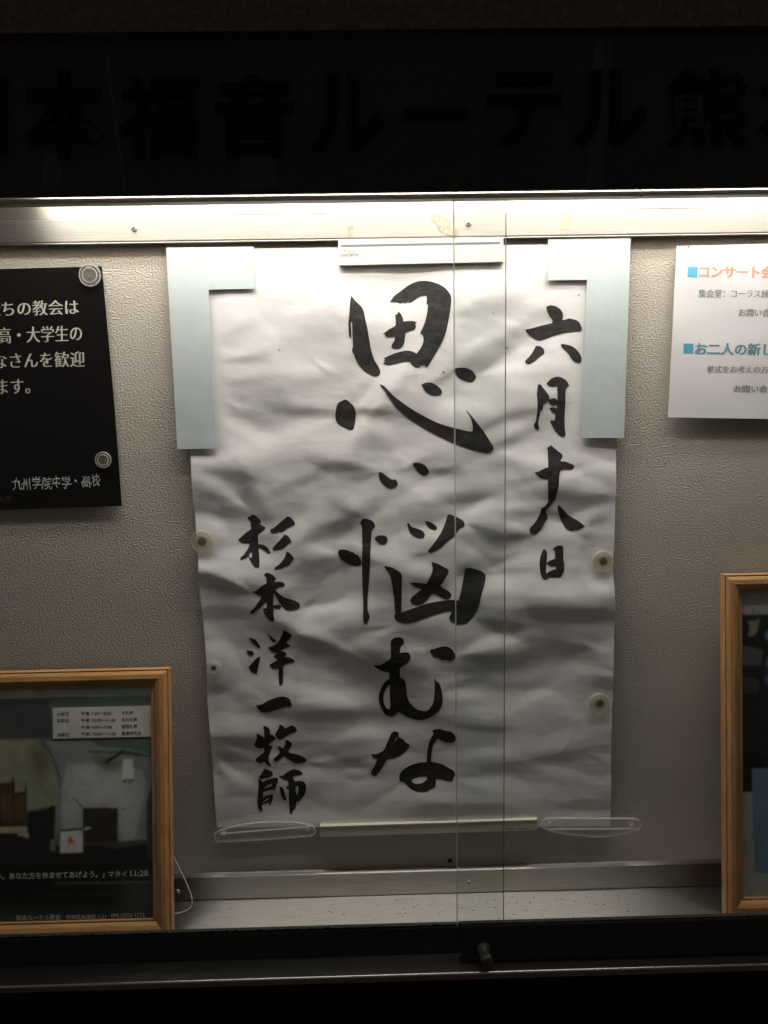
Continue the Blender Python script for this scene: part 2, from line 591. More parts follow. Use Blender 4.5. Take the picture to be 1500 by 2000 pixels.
res = crop(500, 360, 3, [(1022, 205), (1035, 180), (1060, 172), (1095, 185), (1130, 210), (1148, 255), (1190, 270), (1185, 298), (1130, 300), (1095, 285), (1070, 262), (1058, 232), (1035, 222)])
prism('glue_residue', plr, poly_px(plr, res, 3), 0.0, 0.0005, M_residue, case)
res = crop(500, 360, 3, [(538, 250), (575, 240), (570, 270), (563, 300), (538, 304)])
prism('glue_residue', plr, poly_px(plr, res), 0.0, 0.0004, M_residue, case)
res = crop(1000, 360, 3, [(278, 178), (342, 172), (345, 262), (285, 268)])
prism('old_tape', plr, poly_px(plr, res), 0.0, 0.0004, M_tape, case)

# thin pinkish strips on the sloping upper band
p0 = Vector((0, -0.0114, zl1 + .003)); p1 = Vector((0, -0.005, zu + .012))
plu = Plane(p0, (1, 0, 0), (p1 - p0))
for a, b_ in (((455, 395, 640, 419)), ((1215, 384, 1398, 408))), :
    pass
for x0, x1, ya, yb in ((455, 640, 398, 419), (1215, 1398, 386, 408)):
    q = [plu.uv(x0, yb - .5), plu.uv(x1, yb - 2.5), plu.uv(x1, ya - 6), plu.uv(x0, ya - 4)]
    prism('pink_strip', plu, q, 0.0006, 0.0010, M_pink_strip, case)

# bottom trim on the wall and the sill
zt1 = P(700, 1703, Y_TRIM).z
extrude_x('wall_trim', [(0, Z_SILL + .0015), (-0.009, Z_SILL + .0015), (-0.010, Z_SILL + .004), (-0.010, zt1 - .005), (-0.0125, zt1 - .0035), (-0.0128, zt1 - .001), (-0.0105, zt1), (0, zt1 + .001)],
          X0, X1, M_alu2, case)
box('sill', (X0, GR + 0.004, Z_SILL - 0.012), (X1, -0.0005, Z_SILL), M_alu2, case)
screw(916, 1724, -0.0105, 0.0055)
screw(347, 1741, -0.0105, 0.0045)
c = P(879, 1681, 0)
lathe('nail_head', c, (0, -1, 0), [(0.0045, -0.001), (0.0045, 0.002), (0.003, 0.003)], M_screw_dark, case, 16)

for px_, py_, r_ in ((1300, 905, .0011), (1236, 660, .0009), (282, 900, .0010), (262, 1105, .0009), (1262, 1196, .0010), (1349, 1010, .0008), (300, 640, .0008), (1247, 1390, .0010), (150, 1120, .0010), (60, 1190, .0009), (1290, 1530, .0009), (395, 1640, .0009)):
    lathe('pin_hole', P(px_, py_, 0), (0, -1, 0), [(r_ * 1.3, -.0002), (r_ * 1.2, .0004), (r_ * .7, .0005)], M_fleck, case, 8)
# fluorescent fixture
zt = CAM.z + 0.485
lamp = thing('fluorescent_lamp', 'twin fluorescent tube light hidden above the notice case behind the sign', 'lamp', (0.13, -0.09, zt))
box('lamp_housing', (-0.66, -0.190, zt + 0.03), (0.92, -0.075, zt + 0.06), M_white, lamp, 0.003)
for yy in (-0.165, -0.100):
    lathe('tube', (-0.62, yy, zt), (1, 0, 0), [(0.013, 0), (0.013, 1.50)], M_tube, lamp, 10)
    for xx in (-0.645, 0.88):
        box('tube_holder', (xx, yy - .014, zt - .016), (xx + .024, yy + .014, zt + 0.03), M_white, lamp, .002)

# header sign
zh1 = P(750, 68, Y_HEAD).z
sign = thing('sign_board', 'long black sign board with large raised black Japanese characters above the case', 'sign', (0, Y_HEAD, Z_TRACK))
box('board', (-1.6, Y_HEAD, Z_TRACK), (1.6, Y_HEAD + 0.008, zh1), M_board, sign, 0.001)
plh = wall_plane(Y_HEAD)
LET = [('日', -115, 12, 202, 310), ('本', 48, 203, 138, 312), ('福', 234, 386, 145, 311), ('音', 420, 572, 146, 308), ('ル', 608, 750, 146, 300),
       ('ー', 790, 912, 212, 236), ('テ', 952, 1096, 142, 290), ('ル', 1122, 1262, 138, 288), ('熊', 1304, 1458, 135, 290), ('本', 1482, 1640, 134, 288)]
for ch, xa, xb, ya, yb in LET:
    if ch == '日': ya = 150
    text('letter', ch, plh, (xa, yb), (xb, yb - 2), (xa - 1, ya), 0.0002, M_letter, sign, bold=0.03 if ch not in '福熊' else .022, extrude=0.0025)

M_streak = mat('board_reflection_streak', (0.040, 0.042, 0.041), 0.6, spec=.25, noise=(7, (0.058, 0.060, 0.058), .35, .65), stretch=(1, 1, .4))  # reflection streaks on the glossy board, painted as paler strips
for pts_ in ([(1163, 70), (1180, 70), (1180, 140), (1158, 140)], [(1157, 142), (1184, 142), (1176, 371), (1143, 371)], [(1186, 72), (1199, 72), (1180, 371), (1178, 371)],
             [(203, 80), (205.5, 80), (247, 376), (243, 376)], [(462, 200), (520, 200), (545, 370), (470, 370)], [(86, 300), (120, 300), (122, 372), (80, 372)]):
    prism('painted_reflection', plh, [plh.uv(*p_) for p_ in pts_], .0001, .00018, M_streak, sign)
# grey track bar that holds the panes, with a slit of light above it
zk1 = P(750, 381.5, GF).z; zk0 = P(750, 391, GF).z
box('top_track', (X0, GF - 0.006, zk0), (X1, GR - 0.004, zk1), M_track, case, 0.0008)

# sliding doors (front pane = right door, rear pane = left door)
zb_r = P(700, 1815, GR - .008).z
zb_f = P(1100, 1803, GF - .008).z
xl = P(890, 1000, GF).x          # left edge of the front pane
xr = P(985.5, 1000, GR).x        # right edge of the rear pane
gh = zk1 + 0.012


def pane(x0, x1, y, z0, z1, parent, edge_x, side):
    g = box('pane', (x0, y - 0.0025, z0), (x1, y + 0.0025, z1), M_glass, parent)
    ex = edge_x
    box('pane_edge', (ex - .0011, y - 0.0027, z0), (ex + .0003, y + 0.0027, z1) if side < 0 else (ex + .0003, y + 0.0027, z1), M_edge if side < 0 else M_edge_dark, parent)


M_edge_dark = clear('glass_edge_dark', (0.55, 0.59, 0.56), 1.5, .2, body=(0.35, 0.38, 0.35), bodyfac=.6)
box('glass_pane', (X0, GR - 0.0025, zb_r - .01), (xr, GR + 0.0025, gh), M_glass, case)
e = box('pane_edge', (xr + .0001, GR - 0.0026, zb_r - .01), (xr + .0011, GR + 0.0026, gh), M_edge_dark, case)
box('glass_pane', (xl, GF - 0.0025, zb_f - .003), (X1, GF + 0.0025, gh), M_glass, case)
e = box('pane_edge', (xl - .0017, GF - 0.0026, zb_f - .003), (xl - .0001, GF + 0.0026, gh), M_edge, case)

zl = P(750, 1906, -0.222).z
zr0 = P(750, 1872, GF - .01).z
rr = box('door_rail', (X0, GR - .0075, zr0 - .01), (xr - .002, GR + .0075, zb_r), M_dark, case, .0015)
fr_ = box('door_rail', (xl + .006, GF - .0095, min(zr0, zl + .0035)), (X1, GF + .0075, zb_f), M_dark, case, .0015)
# worn rubber strip along the rails: a ragged upper lip
random.seed(8)


def ragged(x0, x1, y, z, parent, amp):
    vs = []; fs = []
    n = 420
    for i in range(n + 1):
        x = x0 + (x1 - x0) * i / n
        h = 0.0006 + amp * max(0, random.gauss(0, .5)) ** 1.3
        vs += [(x, y - .0015, z - .001), (x, y - .0015, z + h), (x, y + .0015, z - .001), (x, y + .0015, z + h)]
    for i in range(n):
        a = i * 4
        fs += [(a, a + 4, a + 5, a + 1), (a + 2, a + 6, a + 7, a + 3), (a + 1, a + 5, a + 7, a + 3)]
    return mesh('rubber_lip', vs, fs, M_gasket, parent)


for px_, py_, y_, r_ in ((1252, 382, GF - .0065, .0022), (1250, 371, GF - .0065, .001), (830, 373, GF - .0065, .0016), (1345, 482, -.0145, .0018)):
    lathe('dead_insect', P(px_, py_, y_), (0.2, -1, -.3), [(r_ * .5, -.0006), (r_, .0002), (r_ * .5, .0012)], M_fleck, case, 8)
ragged(X0, xr - .002, GR - .0045, zb_r, case, .0028)
ragged(xl + .006, X1, GF - .0045, zb_f, case, .0012)

# bottom channel and ledge

box('channel_lip', (X0, -0.183, Z_SILL - 0.09), (xl + .004, -0.1775, P(300, 1884.5, -.18).z), M_alu2, case, .001)
extrude_x('ledge', [(-0.17, zl - .012), (-0.170, zl + .006), (-0.2185, zl - .0006), (-0.2185, zl - .012)], -2.2, 2.2, M_ledge, case)
extrude_x('ledge_lip', [(-0.2187, zl - .012), (-0.2187, zl + .0004), (-0.2195, zl + .0012), (-0.2207, zl + .0015), (-0.2220, zl + .0010), (-0.2229, zl), (-0.2232, zl - .0012), (-0.2232, zl - .0035), (-0.221, zl - .0045), (-0.221, zl - .012)], -2.2, 2.2, M_lip, case)
box('apron', (-2.2, -0.2205, 0.0), (2.2, -0.17, zl - .0122), M_gasket, case)

kc = P(944, 1852, GF - .0095)
kb = lathe('door_knob', kc, (0.05, -1, -0.05), [(.0115, -.001), (.0115, .003), (.0095, .004), (.0092, .022), (.0102, .0225), (.0105, .034), (.009, .0355), (.004, .0358)], M_knob, case, 28)

# flecks of perished rubber on the sill
vs = []; fs = []
random.seed(21)
for i in range(150):
    cx = random.choice([random.gauss(.22, .13), random.uniform(-.35, .6)])
    cy = -0.012 - abs(random.gauss(0, .032)) - random.random() * .03
    if cy < -.14: continue
    r = random.choice([.0005, .0007, .0009, .0014]) * random.uniform(.7, 1.2); k = len(vs)
    a = random.random() * 3
    for j in range(5):
        q = a + j * 1.2566
        vs.append((cx + math.cos(q) * r * random.uniform(.8, 1.9), cy + math.sin(q) * r, Z_SILL + .0003))
    vs.append((cx, cy, Z_SILL + .0012))
    fs += [(k + j, k + (j + 1) % 5, k + 5) for j in range(5)]
o = mesh('rubber_flecks', vs, fs, M_fleck)
o['kind'] = 'stuff'; o['label'] = 'dark crumbs scattered on the aluminium sill'; o['category'] = 'debris'

# ------------------------------------------------------------------ the calligraphy sheet
GX0, GX1, GY0, GY1, GS = 320, 1252, 440, 1660, 4
gx = np.arange(GX0, GX1 + 1, GS); gy = np.arange(GY0, GY1 + 1, GS)
XX, YY = np.meshgrid(gx, gy)
G = np.zeros_like(XX, dtype=float)
# folds: centre x, y, half length, half width, tilt (degrees, rising to the right), slope
FOLDS = """480 640 60 14 25 -5|540 656 40 18 0 4|470 705 40 8 0 -5|460 690 40 8 0 4|600 722 60 12 5 6|470 750 50 9 0 -8|560 772 90 22 10 -6
620 806 60 9 0 -11|722 808 30 8 0 -12|742 778 50 9 50 12|690 850 40 12 60 8|490 822 60 14 -20 -9|620 852 120 20 5 7|450 880 100 22 0 6
450 930 50 9 -10 -13|492 972 50 11 -60 -11|600 938 65 12 25 -12|675 914 50 10 -6 -13|430 1006 60 10 -8 -14|480 1092 60 14 -10 14|680 1024 45 14 30 -12
590 1030 60 18 50 8|930 560 60 14 20 5|1000 592 50 12 25 -5|965 680 70 12 36 -8|872 736 25 8 35 -8|900 792 60 14 0 6|1015 812 50 12 15 -11|952 836 50 10 30 -7
992 912 40 14 0 -8|900 976 60 16 0 -11|858 925 40 9 0 -8|1130 974 75 13 -5 -17|1020 1005 50 10 0 -10|1100 900 60 26 0 8|1180 890 40 14 20 6
436 1112 60 11 -10 18|432 1146 60 12 -10 -16|630 1130 65 22 30 -15|735 1084 40 12 -25 16|805 1102 50 14 -20 18|640 1040 60 14 20 -11|660 1190 95 12 8 12
590 1226 70 14 -30 10|655 1282 95 20 -25 -16|740 1300 50 14 -10 -9|650 1362 90 14 -8 11|640 1400 100 12 0 -13|450 1412 60 18 0 9|450 1450 60 11 -5 -15
700 1436 90 12 5 8|455 1512 55 9 -35 11|600 1492 120 14 4 -8|430 1205 50 16 0 -7|830 1190 60 12 20 8|880 1035 60 12 20 7|955 1110 60 16 15 -14
1085 1152 115 14 -3 20|1110 1202 100 13 -3 -19|985 1226 50 10 0 -8|985 1252 65 11 15 9|1000 1292 115 18 8 -12|1010 1345 70 12 0 -8|1045 1362 60 11 25 8|955 1392 70 12 0 8
955 1426 50 8 0 -9|1130 1372 50 14 0 6|1080 1482 75 11 10 -9|1085 1506 90 11 -15 8|1150 1582 80 9 -5 -9|700 1530 110 12 0 5|560 1580 120 12 0 -5|900 1560 90 14 -4 6
420 1060 30 10 0 -8|1150 1262 40 10 -20 6|760 900 60 14 30 6|820 960 60 12 -30 7|1060 1060 60 16 0 -7|540 1330 70 12 -10 5|960 1470 70 12 5 6|800 1320 40 14 0 -7"""
for ln in FOLDS.replace('\n', '|').split('|'):
    cx, cy, L, W, an, s = map(float, ln.split())
    a = math.radians(an)
    u = (XX - cx) * math.cos(a) - (YY - cy) * math.sin(a)
    v = (XX - cx) * math.sin(a) + (YY - cy) * math.cos(a)
    G += .72 * s / 100 * np.exp(-0.5 * (u / (L * .8)) ** 2 - 0.5 * (v / (W * .72)) ** 2)
# pleats that fan out from the wet strokes: apex x, y, direction (degrees, 90 = up), length, spread, slope
FANS = """498 1008 162 110 9 -14|498 1008 122 95 11 -11|498 1008 142 90 6 8|494 1160 161 110 9 -17|494 1158 147 90 6 16|586 1192 24 90 12 -14|586 1192 4 90 7 10
572 1240 12 75 7 15|574 1248 -24 160 12 -17|572 1240 45 60 10 6|735 1301 152 120 5 14|735 1303 169 150 9 -17|892 1282 22 110 7 13|892 1284 -6 90 10 -12|838 1270 176 60 6 14
753 1104 62 60 22 17|710 1018 152 75 12 -12|728 1016 28 50 9 8|906 1014 34 60 8 12|908 1022 -24 75 11 -13|836 1076 205 70 9 -9|836 1076 185 50 6 9|661 1086 163 70 7 10|661 1092 196 70 9 -12
778 925 20 50 8 -12|778 920 42 50 7 10|740 925 200 60 9 -11|740 915 165 60 7 9|838 922 -4 75 8 -11|804 905 150 40 8 8|656 810 177 120 6 -16|656 822 194 80 7 10|694 806 0 70 7 -17|694 800 43 90 8 16|694 820 -24 60 9 8
888 726 216 40 7 -12|930 730 38 140 6 -13|930 736 14 90 7 9|963 876 22 110 8 -10|963 880 -14 80 9 7|683 588 188 70 8 6|880 606 28 100 8 7|880 620 4 80 9 -5|1026 640 164 70 7 10|1026 648 206 90 8 -10
1142 1030 22 60 14 -12|1036 1048 184 70 8 -11|1036 1040 160 50 7 9|1100 1106 10 90 8 8|1056 1128 190 70 8 9|1135 752 -30 60 10 -7|1050 690 200 60 8 -7|948 1120 18 110 7 14|948 1130 -6 120 7 9|918 1210 -14 110 9 -12|770 1225 205 90 9 10|770 1225 186 80 6 -10
600 1490 8 130 6 10|600 1496 -8 120 8 -11|498 1490 172 80 7 -12|498 1478 158 80 6 11|728 1510 176 110 7 10|728 1518 190 120 8 -8|888 1525 -8 120 8 7|888 1518 6 100 7 -8|863 1360 0 110 8 9|863 1348 14 110 8 -8|515 1385 188 80 8 -6|572 1372 6 90 7 9"""
for ln in FANS.replace('\n', '|').split('|'):
    ax, ay, dr, L, sp, s = map(float, ln.split())
    dx, dy = XX - ax, -(YY - ay)
    rr_ = np.hypot(dx, dy) + 1e-6
    dth = (np.degrees(np.arctan2(dy, dx)) - dr + 180) % 360 - 180
    sp_ = sp + 3.0 * np.exp(-rr_ / 12)
    G += .9 * s / 100 * np.exp(-.5 * (dth / sp_) ** 2) * np.exp(-(rr_ / L) ** 1.5) * (1 - np.exp(-(rr_ / 7) ** 2))
rng = np.random.default_rng(5)


def field(lx, ly, ang=0.0):
    n = rng.standard_normal(G.shape)
    fy = np.fft.fftfreq(G.shape[0], GS)[:, None]; fx = np.fft.fftfreq(G.shape[1], GS)[None, :]
    a = math.radians(ang)
    u = fx * math.cos(a) - fy * math.sin(a); v = fx * math.sin(a) + fy * math.cos(a)
    k = np.exp(-2 * math.pi ** 2 * ((u * lx) ** 2 + (v * ly) ** 2))
    r = np.real(np.fft.ifft2(np.fft.fft2(n) * k))
    return r / r.std()


G += .008 * field(60, 15, 12) + .007 * field(45, 10, -18) + .0035 * field(12, 4, 8)
down = np.clip((YY - 480) / 1130, 0, 1)
G *= 1.75 + 0.3 * down
G = .20 * np.tanh(G / .20 * 1.25)            # paper folds: flat facets with quick turns between them
Hh = np.zeros_like(G)
acc = np.zeros(G.shape[1])
for j in range(G.shape[0]):
    acc = acc * math.exp(-GS / 130.0) + G[j] * GS * 0.00093
    Hh[j] = acc
for _ in range(2):                                   # sideways smoothing keeps the sheet developable
    Hh[:, 1:-1] = (Hh[:, :-2] + 2 * Hh[:, 1:-1] + Hh[:, 2:]) / 4
for a_, lx, ly, an in ((.0010, 95, 34, 22), (.0009, 80, 30, -26), (.0003, 44, 18, 8), (.00012, 24, 12, -50), (.0001, 20, 12, 45)):
    f_ = field(lx, ly, an)
    Hh += a_ * (np.sqrt(f_ * f_ + .004) - .8)          # ridged crumple: sharp crease lines, smooth facets
# small sharp creases
for cx, cy, L, an, s in ((628, 716, 16, -35, 1), (455, 792, 10, -30, .7), (735, 895, 34, 6, .5), (1150, 1262, 14, -15, 1), (1170, 1185, 12, 0, .8), (1140, 1405, 22, 8, .7), (1165, 1480, 14, -25, 1),
                        (1150, 1560, 12, 0, .8), (420, 1180, 10, 10, .6), (430, 1500, 12, -60, .7), (1105, 1398, 10, 10, .7), (1170, 965, 10, 0, .6), (1185, 1320, 14, 0, .7), (1110, 1450, 20, 55, .7)):
    a = math.radians(an)
    u = (XX - cx) * math.cos(a) - (YY - cy) * math.sin(a); v = (XX - cx) * math.sin(a) + (YY - cy) * math.cos(a)
    Hh += .0009 * s * np.exp(-.5 * (u / L) ** 2) * np.where(v < 0, np.exp(v / 6.0), np.exp(-v / 2.5))


def smoothstep(a, b_, x):
    t = np.clip((x - a) / (b_ - a), 0, 1)
    return t * t * (3 - 2 * t)


# held flat along the top, under the corner strips, by the round magnets and along the bottom
hold = smoothstep(486, 560, YY) * (1 - smoothstep(1560, 1612, YY) * .85)
left_s = 1 - (1 - smoothstep(415, 455, XX)) * (1 - smoothstep(870, 900, YY))
right_s = 1 - smoothstep(1100, 1136, XX) * (1 - smoothstep(850, 885, YY))
hold = hold * left_s * right_s
DISCS = [(395, 1057), (418, 1303), (1177, 1096), (1170, 1373)]
for cx, cy in DISCS:
    r = np.hypot(XX - cx, YY - cy)
    hold *= .15 + .85 * smoothstep(16, 60, r)
Hh = np.clip(Hh, -0.0085, 0.013) * hold
PB = 0.0095                       # the sheet stands this far off the wall on average
base = PB - .0015 * (1 - hold)
Hh = base + Hh


def hgt(px, py):
    x = min(max((px - GX0) / GS, 0), len(gx) - 1.001); y = min(max((py - GY0) / GS, 0), len(gy) - 1.001)
    i, j = int(x), int(y); fx_, fy_ = x - i, y - j
    return float((Hh[j, i] * (1 - fx_) + Hh[j, i + 1] * fx_) * (1 - fy_) + (Hh[j + 1, i] * (1 - fx_) + Hh[j + 1, i + 1] * fx_) * fy_)


def on_paper(px, py, lift=0.0):
    q = P(px, py, -PB)
    return Vector((q.x, -hgt(px, py) - lift, q.z))


LEFT = [(350, 486), (360, 700), (372, 880), (376, 960), (383, 1040), (388, 1100), (389, 1150), (395, 1200), (403, 1300), (404, 1370), (412, 1450), (418, 1550), (424, 1622)]
RIGHT = [(1216, 470), (1212, 700), (1204, 860), (1203, 950), (1200, 1060), (1197, 1110), (1200, 1160), (1201, 1190), (1199, 1260), (1197, 1350), (1194, 1450), (1194, 1550), (1192, 1622)]


def edge(tbl, y):
    return float(np.interp(y, [p[1] for p in tbl], [p[0] for p in tbl]))


sheet = thing('calligraphy_sheet', 'large crumpled white paper sheet brushed with black Japanese calligraphy', 'calligraphy', P(800, 1617, -.01))
NX, NY = 230, 300
vs = []; fs = []
for j in range(NY + 1):
    t = j / NY
    for i in range(NX + 1):
        s = i / NX
        py = (487 - 12 * s) * (1 - t) + (1617 - 2 * s) * t
        px = edge(LEFT, py) * (1 - s) + edge(RIGHT, py) * s
        vs.append(on_paper(px, py))
for j in range(NY):
    for i in range(NX):
        a = j * (NX + 1) + i
        fs.append((a, a + 1, a + NX + 2, a + NX + 1))
mesh('paper', vs, fs, M_paper, sheet, smooth=True)

INK = {}


def ch(key, ox, oy, s, strokes, holes=()):
    INK.setdefault(key, []).append((ox, oy, s, strokes, holes))


def pts(s):
    return [tuple(float(v) for v in p.split(',')) for p in s.replace('\n', ' ').split()]


A = (600, 520, 3.75)
ch('omo', *A, ["325,217 345,245 375,275 400,300 415,335 425,385 440,450 455,540 470,620 495,690 525,740 535,775 525,800 500,808 470,800 420,770 380,725 360,690 355,680 340,640 330,625 330,590 322,520 313,528 306,500 302,420 308,360 312,290 318,240",
               "605,262 640,215 680,185 740,140 800,113 840,107 895,110 960,130 1010,160 1045,205 1054,245 1045,330 1030,420 1010,500 980,570 940,640 905,700 880,738 862,733 857,716 846,738 838,722 820,748 812,735 802,745 790,738 765,722 748,700 700,702 650,715 600,725 570,718 552,708 574,700 558,690 572,682 558,675 600,655 650,635 700,622 740,618 780,628 800,640 830,600 848,560 850,520 840,500 825,495 845,450 865,400 878,340 883,285 873,275 876,250 875,215 850,215 820,225 790,245 755,268 735,262 720,272 700,264 690,272 660,265 640,262",
               "668,332 685,348 700,380 705,405 740,402 775,402 802,412 790,425 796,440 785,465 745,478 720,487 715,530 705,575 680,600 650,607 620,595 618,580 640,540 640,515 600,520 574,512 570,498 553,492 572,484 600,462 640,440 648,425 645,350 656,356",
               "285,977 315,1000 340,1025 356,1070 352,1130 345,1170 335,1195 310,1200 280,1185 240,1165 215,1140 205,1100 210,1050 225,1005 255,985",
               "528,863 560,875 590,905 640,955 700,1000 780,1055 860,1100 950,1145 1040,1175 1120,1195 1175,1208 1210,1210 1213,1180 1200,1120 1180,1080 1160,1055 1175,1065 1210,1105 1250,1155 1290,1205 1320,1250 1345,1290 1365,1325 1360,1350 1325,1368 1270,1360 1180,1335 1080,1300 980,1255 870,1195 780,1140 700,1080 640,1020 600,965 570,920 545,890",
               "835,868 870,852 910,853 950,872 980,900 988,925 970,945 930,948 890,935 860,910 845,885",
               "1070,770 1072,755 1085,748 1130,742 1175,748 1215,770 1237,805 1230,830 1205,848 1170,843 1130,828 1100,805 1085,780"],
   ["320,410 329,414 331,500 336,590 332,600 324,520"])
ch('small_i', *A, ["522,1510 540,1507 570,1525 600,1550 625,1562 645,1558 660,1580 662,1600 640,1620 610,1627 580,1615 550,1590 530,1560 523,1530",
                   "772,1450 780,1440 820,1440 860,1455 885,1485 892,1510 875,1528 845,1530 815,1510 790,1475"])
B = (640, 980, 4.2857)
ch('naya', *B, ["265,175 280,165 285,152 305,142 340,146 375,160 395,190 393,215 370,240 365,280 360,380 355,500 350,600 342,700 335,800 335,900 345,930 350,965 335,1000 325,1020 305,1010 297,985 297,850 290,700 287,500 290,350 287,230 280,195",
                "85,435 95,410 120,403 170,410 200,425 215,420 225,435 255,450 275,480 282,515 265,535 230,540 180,530 140,510 110,485 92,455",
                "390,308 405,290 420,283 460,278 490,288 502,315 490,345 465,355 435,350 410,330",
                "663,180 680,178 700,205 740,220 780,235 805,255 812,280 800,300 770,303 730,290 700,270 680,240 670,205",
                "808,160 835,162 870,175 905,200 917,220 905,235 875,232 845,215 825,190 818,170",
                "1005,112 1025,107 1060,118 1105,140 1135,160 1147,190 1135,212 1110,220 1080,255 1055,290 1010,325 950,378 935,388 900,405 860,420 835,412 850,390 890,340 930,285 965,225 990,160",
                "470,530 495,532 540,542 590,570 618,600 618,700 618,800 615,900 615,918 680,895 760,870 840,845 920,832 1000,822 1060,820 1095,825 1105,790 1125,700 1140,620 1145,575 1150,558 1180,552 1230,562 1280,580 1310,600 1325,630 1315,690 1290,770 1270,850 1250,910 1210,970 1160,1015 1110,1024 1060,1015 1025,990 1018,960 1030,935 1045,918 1000,915 920,932 850,955 780,978 720,1000 660,1010 600,1000 565,975 553,940 565,930 560,880 555,800 545,740 530,640 510,590 485,555",
                "865,497 890,505 930,520 975,545 1005,560 1012,580 995,620 965,665 940,700 965,720 1010,745 1035,775 1025,800 990,815 950,800 910,775 875,762 850,795 820,830 785,855 740,860 705,845 692,820 700,795 730,770 785,725 740,710 705,690 688,668 730,668 790,675 825,680 850,630 870,590 877,550 872,515"])
Cc = (640, 1220, 4.2857)
ch('mu', *Cc, ["527,135 535,120 555,103 600,97 630,110 637,135 630,160 608,178 603,230 640,223 675,228 690,255 688,285 660,320 610,355 605,385 608,440 635,455 653,490 660,560 670,620 700,670 750,710 800,722 830,722 860,690 885,640 893,560 895,500 890,435 910,470 935,490 950,540 960,590 960,650 940,705 890,755 840,785 780,802 720,795 660,775 600,742 565,762 540,778 515,772 485,765 450,705 430,650 430,600 445,545 470,495 500,465 515,455 515,400 480,395 445,385 410,365 385,345 405,338 445,335 480,310 525,275 527,200",
               "852,215 865,200 890,198 910,190 960,178 1000,180 1040,205 1060,235 1072,265 1055,288 1025,300 990,292 950,290 920,270 880,265 875,245 865,235"],
   ["520,500 520,600 525,690 515,718 485,695 467,640 470,590 490,540 505,515"])
ch('na', *Cc, ["535,915 560,900 585,905 600,925 588,935 605,955 635,965 645,985 685,1008 680,1035 650,1070 600,1105 550,1125 500,1135 470,1180 440,1225 410,1265 390,1272 360,1255 370,1225 400,1170 412,1130 375,1112 368,1090 385,1085 400,1090 430,1078 470,1055 495,1000 520,945",
               "870,890 885,882 930,872 980,885 1030,895 1060,920 1072,955 1060,980 1030,990 990,985 940,965 920,955 895,990 880,1020 870,1080 865,1150 920,1160 970,1175 1010,1200 1050,1220 1067,1255 1055,1275 1040,1305 1010,1308 960,1295 905,1290 900,1350 870,1370 830,1392 780,1398 730,1390 690,1370 640,1325 610,1318 600,1290 605,1255 640,1215 700,1180 770,1162 832,1155 832,1100 840,1030 855,970 880,925 885,905"],
   ["578,948 580,965 562,990 565,970", "700,1305 740,1285 790,1275 832,1275 830,1295 800,1322 760,1335 720,1330"])
D = (1000, 560, 6.669)
ch('roku', *D, ["447,265 470,250 500,240 560,250 610,275 650,315 668,360 667,400 662,432 700,425 750,412 800,422 850,440 885,475 905,520 910,555 890,582 850,582 760,590 680,602 600,622 520,650 440,680 365,698 310,685 250,645 200,595 178,555 240,545 330,520 430,495 530,470 530,450 530,430 495,385 465,330 455,290",
                "320,768 350,770 385,780 415,810 425,845 418,875 370,910 310,965 260,995 215,1012 178,990 180,960 220,920 260,870 290,820",
                "640,742 690,748 760,765 820,798 870,850 900,905 908,950 890,988 850,992 800,965 760,915 735,870 700,835 660,800 645,765"])
ch('gatsu', *D, ["335,1285 350,1272 375,1275 400,1310 440,1360 475,1410 487,1455 465,1495 410,1540 400,1590 390,1615 375,1600 368,1650 350,1730 345,1790 362,1850 335,1870 305,1850 288,1800 310,1755 320,1690 330,1600 330,1500 322,1400 330,1330",
                 "448,1262 490,1215 540,1182 600,1172 650,1185 700,1215 730,1255 745,1290 720,1315 702,1340 695,1400 695,1500 692,1600 688,1700 690,1850 700,1920 685,1950 655,1957 610,1930 560,1870 520,1800 503,1765 510,1738 540,1742 560,1740 568,1655 530,1640 505,1610 485,1578 545,1568 580,1585 585,1535 550,1545 510,1540 480,1510 468,1490 490,1465 530,1453 565,1453 588,1480 590,1400 588,1290 545,1302 500,1300 465,1285"])
E = (1000, 850, 6.669)
ch('ju', *E, ["450,158 470,162 510,128 550,165 610,215 650,245 660,275 650,300 632,325 640,340 690,342 750,365 795,385 808,405 795,435 745,450 700,443 625,460 610,530 605,620 590,720 570,800 560,845 545,855 525,885 490,930 450,975 440,990 465,1050 465,1100 445,1125 410,1180 370,1240 320,1285 290,1292 250,1280 230,1245 240,1210 290,1155 340,1080 375,1000 385,955 430,925 465,875 470,830 468,750 462,650 462,572 410,570 360,550 320,515 290,475 325,478 400,440 468,415 470,350 468,250 468,190"])
ch('hachi', *E, ["597,905 640,935 690,990 730,1040 800,1080 870,1120 945,1182 920,1205 880,1220 850,1235 830,1230 770,1247 710,1222 670,1160 630,1080 605,1000 598,950"])
ch('nichi', *E, ["418,1480 440,1500 460,1530 455,1600 447,1680 440,1750 440,1790 455,1815 468,1845 465,1865 440,1872 425,1878 395,1860 370,1800 360,1700 365,1620 380,1560 395,1520",
                 "533,1478 565,1455 600,1438 640,1437 665,1447 667,1520 668,1620 678,1700 672,1770 650,1810 625,1850 600,1848 540,1845 480,1848 455,1840 440,1805 470,1780 520,1755 567,1740 568,1700 520,1710 475,1690 447,1665 490,1635 560,1605 560,1540 555,1500 538,1500"])
Fc = (440, 980, 7.5)
